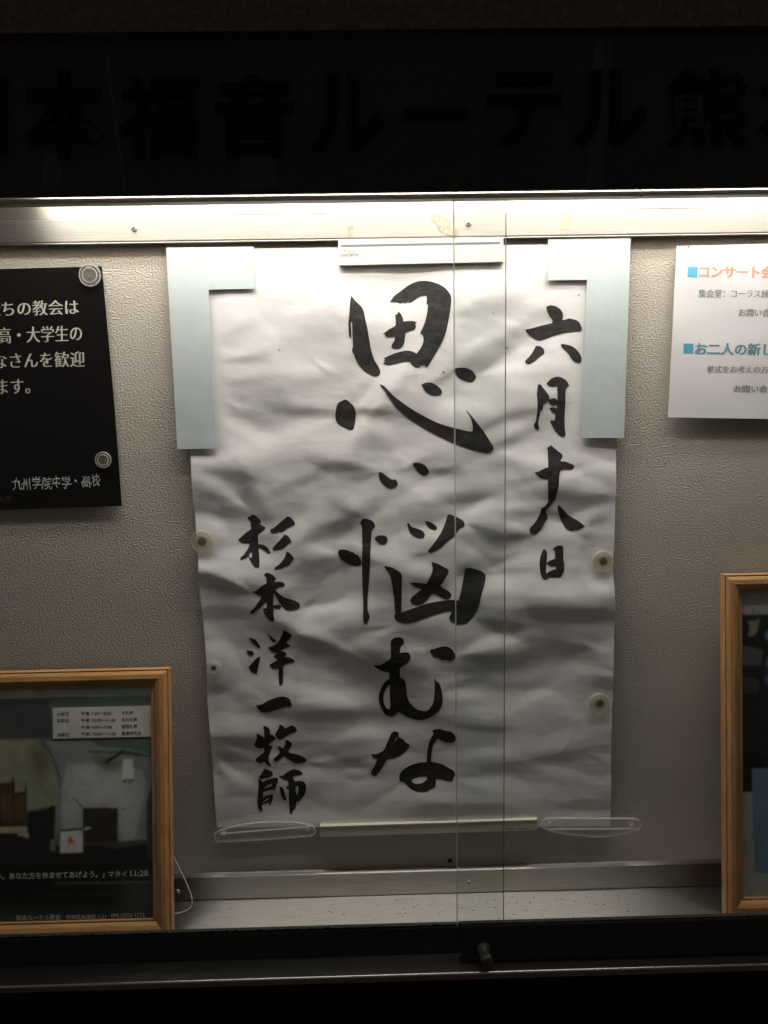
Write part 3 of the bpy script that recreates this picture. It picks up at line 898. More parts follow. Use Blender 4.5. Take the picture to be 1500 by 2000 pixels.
ch('sugi', *Fc, ["315,238 345,225 370,210 385,193 440,212 490,255 517,300 497,335 540,352 580,375 583,397 545,430 500,465 475,490 475,560 480,632 530,630 580,650 630,690 660,750 650,765 605,750 560,715 520,692 485,685 490,760 500,850 500,958 450,960 420,942 385,900 350,840 335,805 300,835 270,840 235,862 220,850 225,820 270,775 310,720 340,660 352,615 300,615 240,612 205,590 180,563 220,530 290,465 365,410 362,350 360,300 330,270",
                 "905,213 950,228 990,265 1022,320 1015,340 960,365 900,400 840,435 800,445 780,440 730,465 720,458 690,465 655,445 660,410 700,390 760,340 830,280 880,240",
                 "858,480 900,490 930,515 960,560 972,592 920,620 870,665 800,700 740,712 700,708 693,680 720,645 780,585 830,530 855,500",
                 "895,728 940,745 980,785 1010,828 980,865 935,925 880,945 820,972 770,980 735,987 718,965 750,945 810,895 860,830 885,780"],
   ["380,750 388,760 390,820 360,825 345,790 360,760"])
ch('moto', *Fc, ["568,1062 600,1037 640,1040 690,1065 725,1095 745,1115 735,1145 718,1170 780,1168 840,1175 875,1205 860,1240 800,1245 750,1270 733,1285 780,1330 850,1390 920,1415 990,1440 1050,1470 1085,1505 1090,1550 1060,1580 1000,1590 950,1597 890,1580 850,1545 810,1490 770,1420 730,1350 710,1320 705,1420 705,1515 750,1505 800,1510 822,1530 815,1555 780,1565 740,1557 710,1560 710,1650 720,1745 670,1745 630,1715 590,1660 562,1610 560,1580 525,1570 570,1560 612,1545 610,1470 570,1490 520,1545 460,1590 415,1635 385,1645 365,1630 370,1605 420,1555 470,1490 510,1430 530,1385 490,1370 430,1335 385,1308 425,1310 480,1275 540,1225 608,1190 608,1140 600,1100"],
   ["578,1592 604,1594 610,1616 592,1612"])
Gc = (440, 1210, 7.5)
ch('you', *Gc, ["340,270 380,282 430,300 470,340 500,385 515,410 500,425 470,415 420,380 380,340 355,305",
                "303,460 350,465 390,470 410,500 420,525 400,533 350,533 320,510",
                "513,545 505,590 495,640 480,700 470,760 462,800 430,803 385,778 350,735 343,695 380,660 420,610 465,565 490,560",
                "610,215 650,235 700,275 750,318 740,335 705,335 665,300 640,260",
                "850,150 900,172 950,205 975,235 950,275 890,340 930,365 957,392 920,410 860,435 812,462 860,475 895,505 895,522 865,550 920,555 965,575 1025,615 1000,632 940,640 870,670 848,700 845,780 845,900 840,940 805,978 795,965 785,920 780,820 780,720 720,727 680,715 640,672 700,635 775,590 745,580 703,545 740,515 770,490 720,495 670,470 640,440 615,410 660,405 740,365 790,305 830,225"])
ch('ichi', *Gc, ["455,1252 490,1252 540,1238 620,1190 700,1158 780,1132 850,1125 910,1140 955,1175 960,1210 975,1240 970,1270 930,1275 880,1280 800,1308 720,1332 640,1355 560,1362 510,1340 470,1300"])
Hc = (440, 1400, 7.5)
ch('boku', *Hc, ["555,128 600,135 640,165 655,205 655,250 700,268 730,300 750,320 710,345 660,375 640,425 690,425 685,465 665,490 655,530 640,570 635,620 650,680 678,725 650,725 610,700 575,655 545,675 510,682 465,665 437,632 480,590 530,545 570,515 568,470 565,450 530,465 490,465 445,440 422,405 445,360 465,300 458,235 500,250 545,280 570,300 575,240 570,180",
                 "790,122 815,118 850,140 878,175 920,150 970,130 1015,148 1040,185 1055,205 1010,230 940,260 870,300 810,335 775,330 745,290 737,245 760,200 785,155",
                 "870,340 910,345 950,370 975,410 955,460 915,515 960,540 1030,555 1100,580 1160,615 1192,650 1170,680 1120,690 1080,700 1020,690 950,650 900,610 857,580 810,620 740,665 710,640 715,605 760,570 805,520 780,480 760,425 800,440 845,465 870,420 885,380"])
ch('shi', *Hc, ["575,762 620,775 670,800 695,840 685,870 640,888 580,900 520,920 490,890 520,850 550,800",
                "478,915 520,930 548,960 600,930 680,905 740,893 770,910 772,950 750,1000 735,1050 708,1088 690,1070 640,1078 590,1092 553,1110 555,1170 545,1190 600,1160 690,1140 700,1165 690,1220 655,1305 640,1290 635,1255 600,1270 560,1288 540,1280 535,1330 548,1380 535,1392 500,1370 475,1310 470,1230 475,1150 485,1050 490,980",
                "775,868 830,870 880,840 940,800 1000,780 1070,795 1115,820 1132,845 1115,862 1060,870 1000,885 985,905 1000,920 1015,955 1080,948 1140,955 1170,985 1185,1040 1175,1110 1150,1170 1110,1220 1075,1252 1045,1250 1035,1290 1022,1360 990,1385 975,1440 955,1440 940,1400 933,1290 930,1180 930,1062 905,1058 885,1045 905,1025 930,1020 920,980 915,930 860,925 815,900",
                "795,1022 825,1035 855,1065 865,1110 880,1170 893,1225 870,1235 845,1215 820,1170 805,1110 797,1060"],
   ["575,1040 620,1005 685,980 680,1020 625,1035 580,1058", "548,1250 580,1225 640,1190 630,1215 590,1240 550,1265", "1040,1015 1065,1020 1072,1060 1065,1120 1050,1160 1035,1110 1028,1050"])

for key, blocks in INK.items():
    vs = []; fs = []
    for ox, oy, s, strokes, holes in blocks:
        H_ = [[(ox + x / s, oy + y / s) for x, y in crom(pts(h), 3)] for h in holes]
        for st in strokes:
            out = [(ox + p.x / s, oy + p.y / s) for p in crom(pts(st), 4)]
            x0 = min(p[0] for p in out); x1 = max(p[0] for p in out); y0 = min(p[1] for p in out); y1 = max(p[1] for p in out)
            hs = [h for h in H_ if x0 < h[0][0] < x1 and y0 < h[0][1] < y1 and inside(h[0][0], h[0][1], [out])]
            loops = [out] + hs
            V = []; Ed = []
            for lp in loops:
                k = len(V); V += [Vector(p) for p in lp]
                Ed += [(k + i, k + (i + 1) % len(lp)) for i in range(len(lp))]
            step = 4.0
            yv = y0 + step / 2
            while yv < y1:
                xv = x0 + step / 2
                while xv < x1:
                    if inside(xv, yv, loops): V.append(Vector((xv, yv)))
                    xv += step
                yv += step
            r = delaunay_2d_cdt(V, Ed, [], 0, 1e-4)
            k = len(vs)
            for v in r[0]:
                vs.append(on_paper(v.x, v.y, 0.00045))
            for f in r[2]:
                cx = sum(r[0][i].x for i in f) / len(f); cy = sum(r[0][i].y for i in f) / len(f)
                if inside(cx, cy, loops): fs.append(tuple(k + i for i in f))
    mesh('ink_character', vs, fs, M_ink, sheet, smooth=True)
# stray drops of ink
vs = []; fs = []
for cx, cy, r in ((866, 727, 1.6), (883, 708, .7), (694, 857, .8), (744, 1037, .8), (1131, 576, 1.4), (991, 680, 1.5), (568, 498, 1.2), (546, 684, 1.2), (568, 666, .8), (963, 612, 1.2), (774, 920, .8), (779, 918, .7), (848, 1011, .6),
                  (1053, 747, .8), (1049, 1119, .8), (903, 1528, .9), (515, 1090, .8), (672, 779, .7), (1160, 1322, .9)):
    k = len(vs)
    for j in range(7):
        q = j * 2 * math.pi / 7
        vs.append(on_paper(cx + r * math.cos(q), cy + r * 1.15 * math.sin(q), .0006))
    fs.append(tuple(range(k, k + 7)))
mesh('ink_drops', vs, fs, M_ink, sheet)['kind'] = 'stuff'

# ------------------------------------------------------------------ pale L-shaped corner strips
def lstrip(pts_, y, th, label, curl):
    pl = wall_plane(y)
    uv = [pl.uv(*p) for p in pts_]
    th_ = thing('corner_strip', label, 'corner strip', pl.at(*uv[0]), 'pale L-shaped strips over the top corners of the calligraphy sheet')
    # a slightly bowed sheet, cut as an L, finely divided down its length
    bm_pts = []
    V = [Vector(p) for p in uv]; Ed = [(i, (i + 1) % len(V)) for i in range(len(V))]
    u0_ = min(p.x for p in V); u1_ = max(p.x for p in V); v0 = min(p.y for p in V); v1 = max(p.y for p in V)
    loops = [[(p.x, p.y) for p in V]]
    dense = []
    for i in range(len(uv)):
        a = Vector(uv[i]); b2 = Vector(uv[(i + 1) % len(uv)]); n = max(1, int((b2 - a).length / .012))
        dense += [a.lerp(b2, k / n) for k in range(n)]
    V = dense; Ed = [(i, (i + 1) % len(V)) for i in range(len(V))]
    g = v0 + .006
    while g < v1:
        h = u0_ + .006
        while h < u1_:
            if inside(h, g, loops): V.append(Vector((h, g)))
            h += .012
        g += .012
    r = delaunay_2d_cdt(V, Ed, [], 0, 1e-6)
    keep = [tuple(f) for f in r[2] if inside(sum(r[0][i].x for i in f) / len(f), sum(r[0][i].y for i in f) / len(f), loops)]

    def off(u, v):
        t = (v1 - v) / (v1 - v0)
        return curl * (math.sin(t * 5.1) * .0010 + t * t * .002) + .0005 * math.sin(u * 60) * t
    nv = len(r[0])
    vs = [pl.at(p.x, p.y, off(p.x, p.y)) for p in r[0]] + [pl.at(p.x, p.y, off(p.x, p.y) + th) for p in r[0]]
    fs = keep + [tuple(i + nv for i in reversed(f)) for f in keep]
    cnt = {}
    for f in keep:
        for i in range(len(f)):
            e_ = (f[i], f[(i + 1) % len(f)])
            kk = tuple(sorted(e_)); cnt.setdefault(kk, []).append(e_)
    for kk, l in cnt.items():
        if len(l) == 1:
            a, b2 = l[0]; fs.append((a, b2, b2 + nv, a + nv))
    mesh('strip_sheet', vs, fs, M_strip, th_)
    return th_


s1 = lstrip([(325, 484), (495, 482), (497, 564), (408, 566), (424, 876), (347, 877)], -0.0105, .0014,
       'pale blue-grey L-shaped strip over the top left corner of the calligraphy sheet', 1.0)
s2 = lstrip([(1070, 467), (1231, 464), (1218, 855), (1136, 855), (1146, 547), (1069, 548)], -0.0105, .0014,
       'pale blue-grey L-shaped strip over the top right corner, beside the date column', 1.2)

# ------------------------------------------------------------------ magnet bars and clips
yb = -0.0172
plm = wall_plane(yb)
mb = thing('magnet_bar', 'white bar magnet with a grey stripe holding the sheet at the top', 'magnet', P(820, 518, -.01))
q = [plm.uv(660, 470), plm.uv(983, 465), plm.uv(984.5, 512), plm.uv(662, 519)]
prism('bar_body', plm, q, -0.0072, 0.0, M_magnet, mb, .0008)
sq = [plm.uv(666, 478), plm.uv(977, 472), plm.uv(977, 476.5), plm.uv(666, 482.5)]
prism('printed_stripe', plm, sq, 0.0001, 0.0003, M_grey_print, mb)
text('printed_name', 'KOKUYO', plm, (698.5, 494.5), (665.5, 495.5), (699, 500.5), .0003, M_grey_print, mb, bold=.02)
text('printed_number', 'マク-221', plm, (693, 486.5), (669.5, 487), (693, 492.5), .0003, M_grey_print, mb, bold=.01)

pl2 = wall_plane(-0.0165)
mb2 = thing('magnet_ruler', 'long thin ivory magnetic bar across the bottom edge of the sheet', 'magnet', P(830, 1625, -.01))
q = [pl2.uv(624.5, 1617), pl2.uv(1050, 1603), pl2.uv(1050, 1622), pl2.uv(624.5, 1636)]
prism('bar_body', pl2, q, -.012, -.0005, M_bar2, mb2, .001)
q = [pl2.uv(624.5, 1614), pl2.uv(1050, 1600.5), pl2.uv(1050, 1603), pl2.uv(624.5, 1617)]
prism('raised_lip', pl2, q, -.012, .0003, M_bar2, mb2, .0004)
text('printed_name', 'KOKUYO', pl2, (988, 1621.5), (1005, 1621), (988, 1617.5), .0002, M_black_print, mb2, bold=.02)
text('printed_number', 'マク-202NW', pl2, (1009, 1621), (1034, 1620), (1009, 1616.5), .0002, M_black_print, mb2, bold=.01)


def clip(outline, inner, knobs, y, label):
    pl = wall_plane(y)
    o3 = crom([Vector(p) for p in outline], 6, 50)
    uv = [pl.uv(p.x, p.y) for p in o3]
    cen = pl.at(sum(u for u, v in uv) / len(uv), sum(v for u, v in uv) / len(uv))
    t = thing('plastic_clip', label, 'magnet clip', cen, 'clear plastic magnet clips under the calligraphy sheet')
    prism('clip_body', pl, uv, -.004, 0.004, M_clip, t)
    ring = [pl.at(u, v, .0035) for u, v in uv] + [pl.at(*uv[0], .0035)]
    sweep('clip_rim', ring, .0015, M_cliprim, t, 8)
    n = 26
    a, b2 = inner
    bar = [pl.at(*pl.uv(a[0] + (b2[0] - a[0]) * i / n, a[1] + (b2[1] - a[1]) * i / n), .005) for i in range(n + 1)]
    sweep('clip_ridge', bar, .0014, M_cliprim, t, 8)
    for kx, ky in knobs:
        c = pl.at(*pl.uv(kx, ky), 0)
        lathe('clip_magnet', c, (0, -1, 0), [(.0055, -.004), (.006, 0.002), (.0045, .005), (.002, .0065)], M_cliprim, t, 20)


clip([(421, 1643), (419, 1628), (430, 1621), (470, 1610), (530, 1604), (585, 1606), (612, 1613), (617, 1622), (611, 1631), (520, 1638)],
     ((430, 1626), (606, 1612)), [(437, 1627), (600, 1617)], -.016, 'clear plastic clip at the bottom left corner of the sheet, arched side up')
clip([(1056, 1612), (1063, 1600), (1080, 1597), (1160, 1597.5), (1235, 1598), (1248, 1602), (1252, 1611), (1243, 1621), (1210, 1629), (1165, 1633), (1110, 1628), (1070, 1620)],
     ((1070, 1617), (1240, 1616)), [(1073, 1607), (1233, 1610)], -.016, 'clear plastic clip at the bottom right corner of the sheet, arched side down')


def disc(px, py, rp, m, core, y, label, group):
    c = P(px, py, y)
    r = rp * .00093 * (1 - (py - 1000) * .00005)
    t = thing('round_magnet', label, 'magnet', c, group)
    lathe('magnet_body', c, (0, -1, 0), [(r * .90, 0), (r, .0015), (r * .97, .0035), (r * .86, .0040), (r * .80, .0034), (r * .68, .0036), (r * .60, .0048), (r * .50, .0052), (r * .45, .0050), (r * .12, .0050)], m, t, 40)
    for q_ in (.93, .64):
        ring = [c + Vector((math.cos(a * .2618) * r * q_, -.0042 if q_ > .8 else -.0050, math.sin(a * .2618) * r * q_)) for a in range(25)]
        if m is M_disc: sweep('moulded_ring', ring, r * .045, M_cliprim, t, 6)
    lathe('magnet_core', c + Vector((0, -.0054, 0)), (0, -1, 0), [(core * r, -.0005), (core * r, .0003)], M_core, t, 24, smooth=False)
    return t


GD = 'clear round magnets with dark centres pinning the sheet edges'
disc(395, 1057, 22, M_discy, .37, -.009, 'large yellowed round magnet on the left edge of the sheet beside the author name', GD)
disc(418, 1303, 14.5, M_disc, .36, -.009, 'small clear round magnet on the left edge of the sheet below the larger one', GD)
disc(1177, 1096, 22, M_discy, .35, -.009, 'round clear magnet on the right edge of the sheet beside the last date character', GD)
disc(1170, 1373, 22, M_discy, .35, -.009, 'lower round magnet on the right edge of the sheet above the plastic clip', GD)

# ------------------------------------------------------------------ black poster, left
yp = -.006
plp = wall_plane(yp)
po = thing('black_poster', 'black poster with cream Japanese text pinned at the left', 'poster', P(60, 990, yp))
q = [plp.uv(-230, 1003), plp.uv(238, 988), plp.uv(231, 890), plp.uv(223, 785), plp.uv(211, 650), plp.uv(199, 520), plp.uv(-230, 532)]
prism('poster_sheet', plp, q, 0.0, .0008, M_blackposter, po)
n = .001
text('text_line', 'ちの教会は', plp, (5, 618), (155, 614), (3, 589), n, M_cream_print, po, bold=-.011, mincho=True)
text('text_line', 'た', plp, (-32, 618), (2, 617), (-33, 590), n, M_cream_print, po, bold=-.011, mincho=True)
text('text_line', '高・大学生の', plp, (-3, 671), (161, 666), (-4, 640), n, M_cream_print, po, bold=-.011, mincho=True)
text('text_line', 'なさんを歓迎', plp, (-12, 720), (166, 716), (-13, 690), n, M_cream_print, po, bold=-.011, mincho=True)
text('text_line', 'ます。', plp, (-5, 770), (60, 768), (-6, 742), n, M_cream_print, po, bold=-.011, mincho=True)
text('handwritten_line', '九州学院中学・高校', plp, (25, 958), (197, 950), (24, 934), n, M_chalk, po, bold=0.0, jitter=1.0)
text('faint_text_line', '大学', plp, (-4, 983), (25, 981), (-5, 969), n, M_faint, po, bold=0.0)
GP = 'clear round magnets pinning the black poster'
disc(176.5, 538, 20.5, M_disc, .3, -.008, 'large clear ribbed round magnet at the top right corner of the black poster', GP)
disc(202.5, 898, 16, M_disc, .3, -.008, 'smaller clear round magnet at the lower right of the black poster', GP)

# ------------------------------------------------------------------ white notice, right
pln = wall_plane(-.012)
no = thing('white_notice', 'white printed notice with blue squares and salmon and teal Japanese headings', 'notice', P(1400, 818, -.012))
q = [pln.uv(1304.5, 815), pln.uv(1720, 822), pln.uv(1725, 470), pln.uv(1322, 480.5)]
uvq = q
NXn, NYn = 60, 50
QA, QB, QC, QD = [Vector(v) for v in q]


def nh(u, v, lift=0.0):
    t = (v - QA.y) / (QD.y - QA.y); s = (u - QA.x) / (QB.x - QA.x)
    return -0.0006 + .0009 * math.sin(s * 13 + t * 5) * math.sin(t * 3.1) + .0007 * math.sin(t * 15 + s * 9) * (.3 + t * .7) * .6 + lift


vs = []; fs = []
for j in range(NYn + 1):
    for i in range(NXn + 1):
        s, t = i / NXn, j / NYn
        p_ = QA.lerp(QB, s).lerp(QD.lerp(QC, s), t)
        vs.append(pln.at(p_.x, p_.y, nh(p_.x, p_.y)))
for j in range(NYn):
    for i in range(NXn):
        a = j * (NXn + 1) + i
        fs.append((a, a + 1, a + NXn + 2, a + NXn + 1))
mesh('notice_sheet', vs, fs, M_plain, no, smooth=True)
n = lambda u, v: nh(u, v, .0003)
for (xa, xb, ya, yb2, mm) in ((1343, 1362.5, 521, 541, M_blue), (1334.5, 1354.5, 671, 690, M_blue2)):
    cs = [Vector(pln.uv(xa, yb2)), Vector(pln.uv(xb - .5, yb2)), Vector(pln.uv(xb, ya)), Vector(pln.uv(xa + .5, ya))]
    vq = [cs[0].lerp(cs[1], a / 4).lerp(cs[3].lerp(cs[2], a / 4), b2 / 4) for b2 in range(5) for a in range(5)]
    mesh('printed_square', [pln.at(p_.x, p_.y, n(p_.x, p_.y)) for p_ in vq], [(b2 * 5 + a, b2 * 5 + a + 1, b2 * 5 + a + 6, b2 * 5 + a + 5) for b2 in range(4) for a in range(4)], mm, no)
text('heading', 'コンサート会場', pln, (1365, 543), (1536, 545), (1366, 518), n, M_orange, no, bold=.026, mincho=True)
text('heading', 'お二人の新しい', pln, (1357, 693), (1536, 695), (1358, 669), n, M_teal, no, bold=.014, mincho=True)
text('text_line', '集会室：コーラス練習', pln, (1364, 581), (1515, 582), (1365, 565), n, M_greytext, no, bold=0.0, mincho=True)
text('text_line', 'お問い合わせ', pln, (1442, 618), (1534, 619), (1443, 603), n, M_greytext, no, bold=.010, mincho=True)
text('text_line', '挙式をお考えの方は', pln, (1380, 728), (1515, 729), (1381, 714), n, M_greytext, no, bold=0.0, mincho=True)
text('text_line', 'お問い合わせ', pln, (1433, 766), (1532, 767), (1434, 752), n, M_greytext, no, bold=.010, mincho=True)

# ------------------------------------------------------------------ wooden picture frames
PROF = [(0, 0), (0, .014), (.0018, .0165), (.0040, .0150), (.0055, .0170), (.010, .0200), (.018, .0205), (.025, .0182), (.0290, .0152), (.0300, .0137), (.0325, .0145), (.0345, .0139), (.0348, .003)]


def frame(name, TR, BR, side, Wd, label, cord=False):
    """TR/BR: world points of the visible outer edge (top, bottom); side -1: frame extends to the left"""
    up = TR - BR
    hgt_ = up.length
    pl = Plane(BR, (1, 0, 0), up)
    u0_, u1_ = (-Wd, 0) if side < 0 else (0, Wd)
    t = thing(name, label, 'picture frame', BR + Vector((side * Wd / 2, 0, 0)))
    k = len(PROF)
    co = [(u0_, 0), (u1_, 0), (u1_, hgt_), (u0_, hgt_)]
    sg = [(1, 1), (-1, 1), (-1, -1), (1, -1)]
    for i in range(4):
        j = (i + 1) % 4
        vs = []
        for c_ in (i, j):
            vs += [pl.at(co[c_][0] + sg[c_][0] * w_, co[c_][1] + sg[c_][1] * w_, h_) for w_, h_ in PROF]
        fs = [(a, (a + 1) % k, (a + 1) % k + k, a + k) for a in range(k)] + [tuple(range(k)), tuple(range(k, 2 * k))]
        mesh('frame_rail' if i % 2 == 0 else 'frame_stile', vs, fs, M_oakh if i % 2 == 0 else M_oak, t)
    ins = .033
    prism('backing', pl, [(u0_ + ins, ins), (u1_ - ins, ins), (u1_ - ins, hgt_ - ins), (u0_ + ins, hgt_ - ins)], .0058, .0096, M_gasket, t)
    prism('frame_glass', pl, [(u0_ + ins, ins), (u1_ - ins, ins), (u1_ - ins, hgt_ - ins), (u0_ + ins, hgt_ - ins)], .0120, .0135, M_frame_glass, t)
    return t, pl, hgt_, (u0_, u1_)


zb = Z_SILL + .0003
BRl = P(341, 1826, -.083); BRl.z = zb
# keep the bottom corner on the sill at the seen column
d_ = ray(341, 1824); tt = (zb - CAM.z) / d_.z; BRl = CAM + d_ * tt
TRl = P(338, 1302, BRl.y + .085)
lf, pf, hf, (ua, ub) = frame('picture_frame', TRl, BRl, -1, .62, 'oak picture frame with a church interior photo and service times leaning at lower left')
LP = (0, 1280, 3.5725)


def fp(s, n=0.010):
    return [pf.uv(LP[0] + x / LP[2], LP[1] + y / LP[2], n) for x, y in pts(s)]


cols = [('print_teal_dark', (.10, .125, .115)), ('print_grey_band', (.46, .45, .43)), ('print_dark_green', (.050, .062, .056)), ('print_yellow_wall', (.26, .26, .18)),
        ('print_walnut', (.055, .032, .018)), ('print_black_brown', (.014, .011, .009)), ('print_cream_cloth', (.42, .36, .24)), ('print_pale_wall', (.32, .335, .315)),
        ('print_door', (.030, .022, .018)), ('print_white', (.62, .60, .57)), ('print_goat', (.45, .18, .05)), ('print_pale_line', (.62, .63, .59)), ('print_arch', (.16, .20, .20)), ('print_grey_mid', (.20, .225, .215)), ('print_light_wall', (.44, .47, .45)), ('print_ochre_dark', (.11, .10, .06)), ('print_warm_panel', (.13, .07, .032))]
PM = [mat(n_, tuple(min(.85, v * 1.35) for v in c_), .6, noise=(9, tuple(min(.85, v * 1.35) * .72 for v in c_), .35, .7), spec=.3) for n_, c_ in cols]
PI = {n_: i for i, (n_, _) in enumerate(cols)}
pp = [(fp("-700,200 1100,165 1100,1900 -700,1960"), 0),
      (fp("-700,215 1100,180 1100,278 -700,310"), 1),
      (fp("-700,300 1100,271 1100,281 -700,312"), 11),
      (fp("-700,330 340,310 360,575 -700,590"), 2),
      (fp("-700,600 240,588 300,640 350,700 390,790 412,880 418,1070 384,1045 190,1085 -700,1085"), 3),
      (fp("240,588 270,588 340,650 392,740 425,860 430,960 430,1215 380,1270 384,1045 408,1050 402,880 380,790 330,690"), 12),
      (fp("310,600 620,590 700,640 900,650 1090,700 1090,860 1045,930 1022,1030 1020,1290 820,1300 820,1063 575,1063 575,1215 430,1225 430,940 425,850 392,735"), 13),
      (fp("470,760 760,760 1000,800 1015,900 1000,1030 940,1280 850,1295 820,1063 575,1063 575,1215 430,1225 430,960"), 7),
      (fp("500,780 840,800 960,930 920,1230 850,1260 800,1040 560,1040 540,1190 450,1190 450,960"), 14, 9),
      (fp("190,600 300,650 350,720 300,900 250,850"), 15, 8), (fp("640,690 840,760 860,800 720,800"), 15, 6),
      (fp("280,560 300,600 345,665 385,745 412,830 424,920 420,920 406,830 378,745 338,672 292,606"), 2, .6),
      (fp("-200,890 0,890 80,885 91,820 101,885 101,960 132,955 170,950 179,885 188,950 190,1200 -200,1210"), 4),
      (fp("10,960 85,960 85,1150 10,1150"), 16, 3), (fp("105,990 175,985 175,1150 105,1150"), 16, 3),
      (fp("92,890 96,890 96,1190 92,1190"), 5, .5), (fp("44,900 47,900 47,1190 44,1190"), 5, .5), (fp("138,970 141,970 141,1190 138,1190"), 5, .5),
      (fp("-20,1195 -20,1160 5,1160 5,1100 20,1100 20,1160 40,1170 40,1195"), 5),
      (fp("190,1090 300,1080 384,1045 380,1290 350,1420 -700,1440 -700,1240 190,1236"), 5),
      (fp("-300,1202 188,1195 186,1236 -300,1242"), 6),
      (fp("120,1236 200,1236 195,1280 160,1262 130,1262"), 6),
      (fp("580,1066 820,1064 822,1308 582,1312"), 8),
      (fp("-700,1330 360,1330 1090,1300 1090,1500 -700,1520"), 5),
      (fp("690,1320 1000,1285 1060,1300 820,1350"), 2),
      (fp("-700,1490 1090,1470 1090,1960 -700,1960"), 5), (fp("820,1560 1090,1500 1090,1900 900,1900"), 2, 16), (fp("-700,1800 1090,1790 1090,1900 -700,1940"), 2, 9),
      (fp("1090,870 1100,870 1100,1500 1030,1400 1025,1040 1050,930"), 2),
      (fp("615,668 850,672 850,682 615,676"), 5), (fp("728,742 860,655 875,672 735,762"), 5), (fp("860,660 1060,700 1060,712 860,690"), 2),
      (fp("862,725 925,722 934,860 850,866"), 9), (fp("852,868 936,866 934,882 910,876 908,905 900,905 900,878 882,878 878,900 872,900 872,880 856,884"), 2),
      (fp("575,1065 515,1000 500,1020 498,1018 512,994 530,1008 582,1060"), 5),
      (fp("422,1228 575,1214 579,1376 418,1378"), 9), (fp("422,1216 578,1205 576,1220 424,1230"), 5),
      (fp("470,1290 480,1262 500,1270 515,1300 525,1300 532,1330 522,1310 520,1332 514,1312 490,1312 480,1334 474,1334 478,1308"), 10),
      (fp("580,1212 610,1198 640,1205 600,1220"), 9),
      (fp("350,1290 380,1280 385,1370 355,1360"), 12), (fp("835,1068 885,1070 885,1076 835,1074"), 5),
      (fp("390,1588 1085,1580 1085,1585 390,1593"), 13), (fp("330,1672 1085,1660 1085,1664 330,1676"), 2)]
soft_print('photo_print', pf, (ua + .033, ub - .033, .033, hf - .033), pp, cols, .0100, lf, 460, 350, 1.35, 1.2)
lab = prism('times_label', pf, fp("366,366 1064,350 1068,566 370,581", .0112), .0112, .0114, PM[9], lf)


def ftext(body, x0, x1, ya, yb_, m, par, n=.0052, drop=0.0, bold=.01):
    cv = lambda x, y: (LP[0] + x / LP[2], LP[1] + y / LP[2])
    text('text_line', body, pf, cv(x0, yb_), cv(x1, yb_ - drop), cv(x0, ya), n, m, par, bold=bold)


for body, x0, x1, ya, yb_ in (('土曜日', 415, 495, 388, 416), ('午後 7:30～8:00', 580, 790, 382, 412), ('夕礼拝', 862, 942, 379, 405),
                              ('日曜日', 416, 496, 436, 462), ('午前 10:30～11:30', 581, 818, 429, 458), ('主日礼拝', 862, 970, 426, 453),
                              ('午後 6:00～7:00', 582, 794, 479, 505), ('国際礼拝', 862, 970, 474, 501),
                              ('水曜日', 416, 498, 531, 559), ('午前 10:00～11:00', 583, 822, 525, 553), ('聖書研究会', 863, 998, 521, 549)):
    ftext(body, x0, x1, ya, yb_, M_black_print, lab, .0116, 2)
ftext('い。あなた方を休ませてあげよう。」', -8, 742, 1500, 1548, PM[11], lf, .0114, 16, .012)
ftext('マタイ', 770, 898, 1488, 1530, PM[11], lf, .0114, 3, .012)
ftext('11:28', 922, 1046, 1484, 1524, PM[11], lf, .0114, 2, .012)
prism('underline', pf, fp("915,1534 1048,1530 1048,1533 915,1537"), .0112, .0113, PM[11], lf)
ftext('熊本ルーテル教会', 132, 440, 1792, 1832, PM[11], lf, .0114, 6, .006)
ftext('中央区水道町 1-21', 478, 752, 1790, 1822, PM[11], lf, .0114, 3, .015)
ftext('096 (352) 1772', 788, 1022, 1780, 1816, PM[11], lf, .0114, 3, .01)

d_ = ray(1410, 1783); tt = (zb - CAM.z) / d_.z; BLr = CAM + d_ * tt
TLr = P(1408, 1120, min(BLr.y + .07, -.003))
rf, pr, hr, _u = frame('picture_frame', TLr, BLr, 1, .46, 'tall oak picture frame holding a dark print and blue leaflet at the right edge')
# its outer left edge is 'BR' here, frame runs to the right
RC = (1430, 1140, 9.0857); RD = (1430, 1480, 6.25)


def rp(s, cr, n=0.010):
    return [pr.uv(cr[0] + x / cr[2], cr[1] + y / cr[2], n) for x, y in pts(s)]


cols2 = [('print_backing_grey', (.36, .35, .33)), ('print_near_black', (.012, .014, .013)), ('print_blur_grey', (.17, .18, .175)), ('print_blur_dim', (.085, .09, .085)), ('print_dot_blue', (.09, .15, .22)),
         ('print_dot_navy', (.02, .045, .14)), ('print_leaflet', (.14, .22, .31)), ('print_leaflet_ink', (.012, .02, .04)), ('print_cut_mark', (.12, .12, .11)), ('print_blur_edge', (.04, .043, .041))]
PM2 = [mat(n_, tuple(min(.8, v * 1.35) for v in c_), .6, noise=(9, tuple(min(.8, v * 1.35) * .8 for v in c_), .35, .7), spec=.3) for n_, c_ in cols2]


def circ(cx, cy, r, cr):
    return rp(' '.join('%.1f,%.1f' % (cx + r * math.cos(a * .3142), cy + r * math.sin(a * .3142)) for a in range(20)), cr)


def blob(s, cr):
    return [pr.uv(cr[0] + p.x / cr[2], cr[1] + p.y / cr[2], .010) for p in crom(pts(s), 4, 100)]


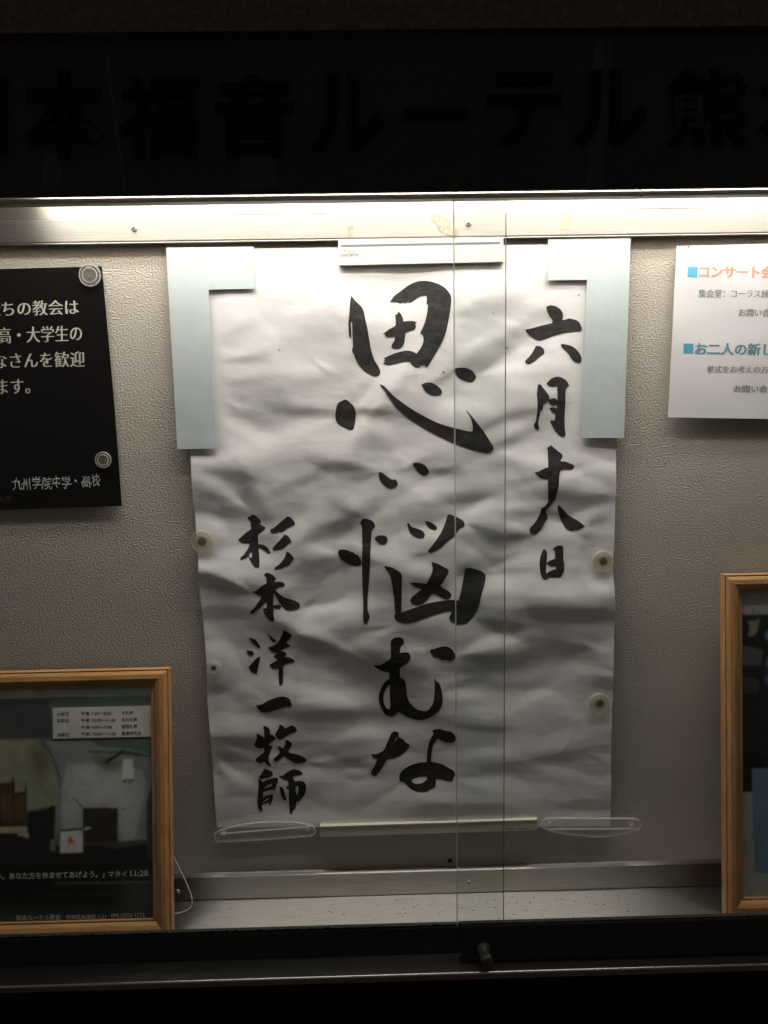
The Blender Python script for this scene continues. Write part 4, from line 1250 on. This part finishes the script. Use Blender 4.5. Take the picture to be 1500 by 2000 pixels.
pp2 = [(rp("80,60 4200,20 4200,6300 80,6300", RC), 0),
       (rp("90,542 4200,500 4200,3695 90,3695", RC), 1),
       (blob("275,650 400,640 500,610 480,760 430,900 330,945 270,925 300,800", RC), 9), (blob("290,665 400,660 485,625 462,760 415,890 330,930 290,915 312,800", RC), 2),
       (blob("90,1100 300,1110 480,1150 550,1200 530,1400 510,1470 300,1455 90,1440", RC), 9), (blob("95,1125 300,1135 470,1170 530,1215 510,1400 490,1450 300,1435 95,1420", RC), 3),
       (blob("95,1660 250,1650 430,1690 470,1750 450,1920 250,1940 95,1920", RC), 9),
       (circ(690, 920, 112, RC), 4), (circ(690, 920, 60, RC), 5), (circ(720, 1400, 130, RC), 4), (circ(690, 1700, 118, RC), 5), (circ(700, 1700, 90, RC), 4),
       (rp("240,130 2000,110 2000,1395 270,1410", RD), 6),
       (rp("372,435 378,435 378,540 372,540", RC), 8), (rp("412,435 418,435 418,538 412,538", RC), 8),
       (rp("276,1410 282,1410 282,1460 276,1460", RD), 8), (rp("308,1408 313,1408 313,1460 308,1460", RD), 8), (rp("200,1340 262,1336 262,1340 200,1344", RD), 8)]
soft_print('photo_print', pr, (.033, .46 - .033, .033, hr - .033), pp2, cols2, .0100, rf, 230, 330, 1.35, .8)


def rtext(body, x0, x1, ya, yb_):
    cv = lambda x, y: (RD[0] + x / RD[2], RD[1] + y / RD[2])
    text('leaflet_text', body, pr, cv(x0, yb_), cv(x1, yb_), cv(x0, ya), .0112, PM2[7], rf, bold=.03)


rtext('熊本', 400, 700, 330, 470)
rtext('あ', 410, 560, 225, 280)
rtext('日', 415, 500, 790, 930)
rtext('い', 415, 500, 1170, 1230)

# ------------------------------------------------------------------ cord beside the left frame
cp = [(336, 1668), (342, 1680), (350, 1697), (360, 1716), (369, 1737), (375, 1756), (373, 1770), (362, 1779), (350, 1783), (336, 1786)]
cc = crom([Vector(p) for p in cp], 6, 170)[:6 * (len(cp) - 1) + 1]
path = [P(p.x, p.y, -.030 - .022 * i / len(cc)) for i, p in enumerate(cc)]
path = [Vector((p.x, p.y, max(p.z, Z_SILL + .002))) for p in path]
o = sweep('cord', path, lambda t: .0013 + .00022 * math.sin(t * 190), M_cord, None, 8)
tag(o, 'thin pale twisted cord looping out from behind the left picture frame', 'cord')
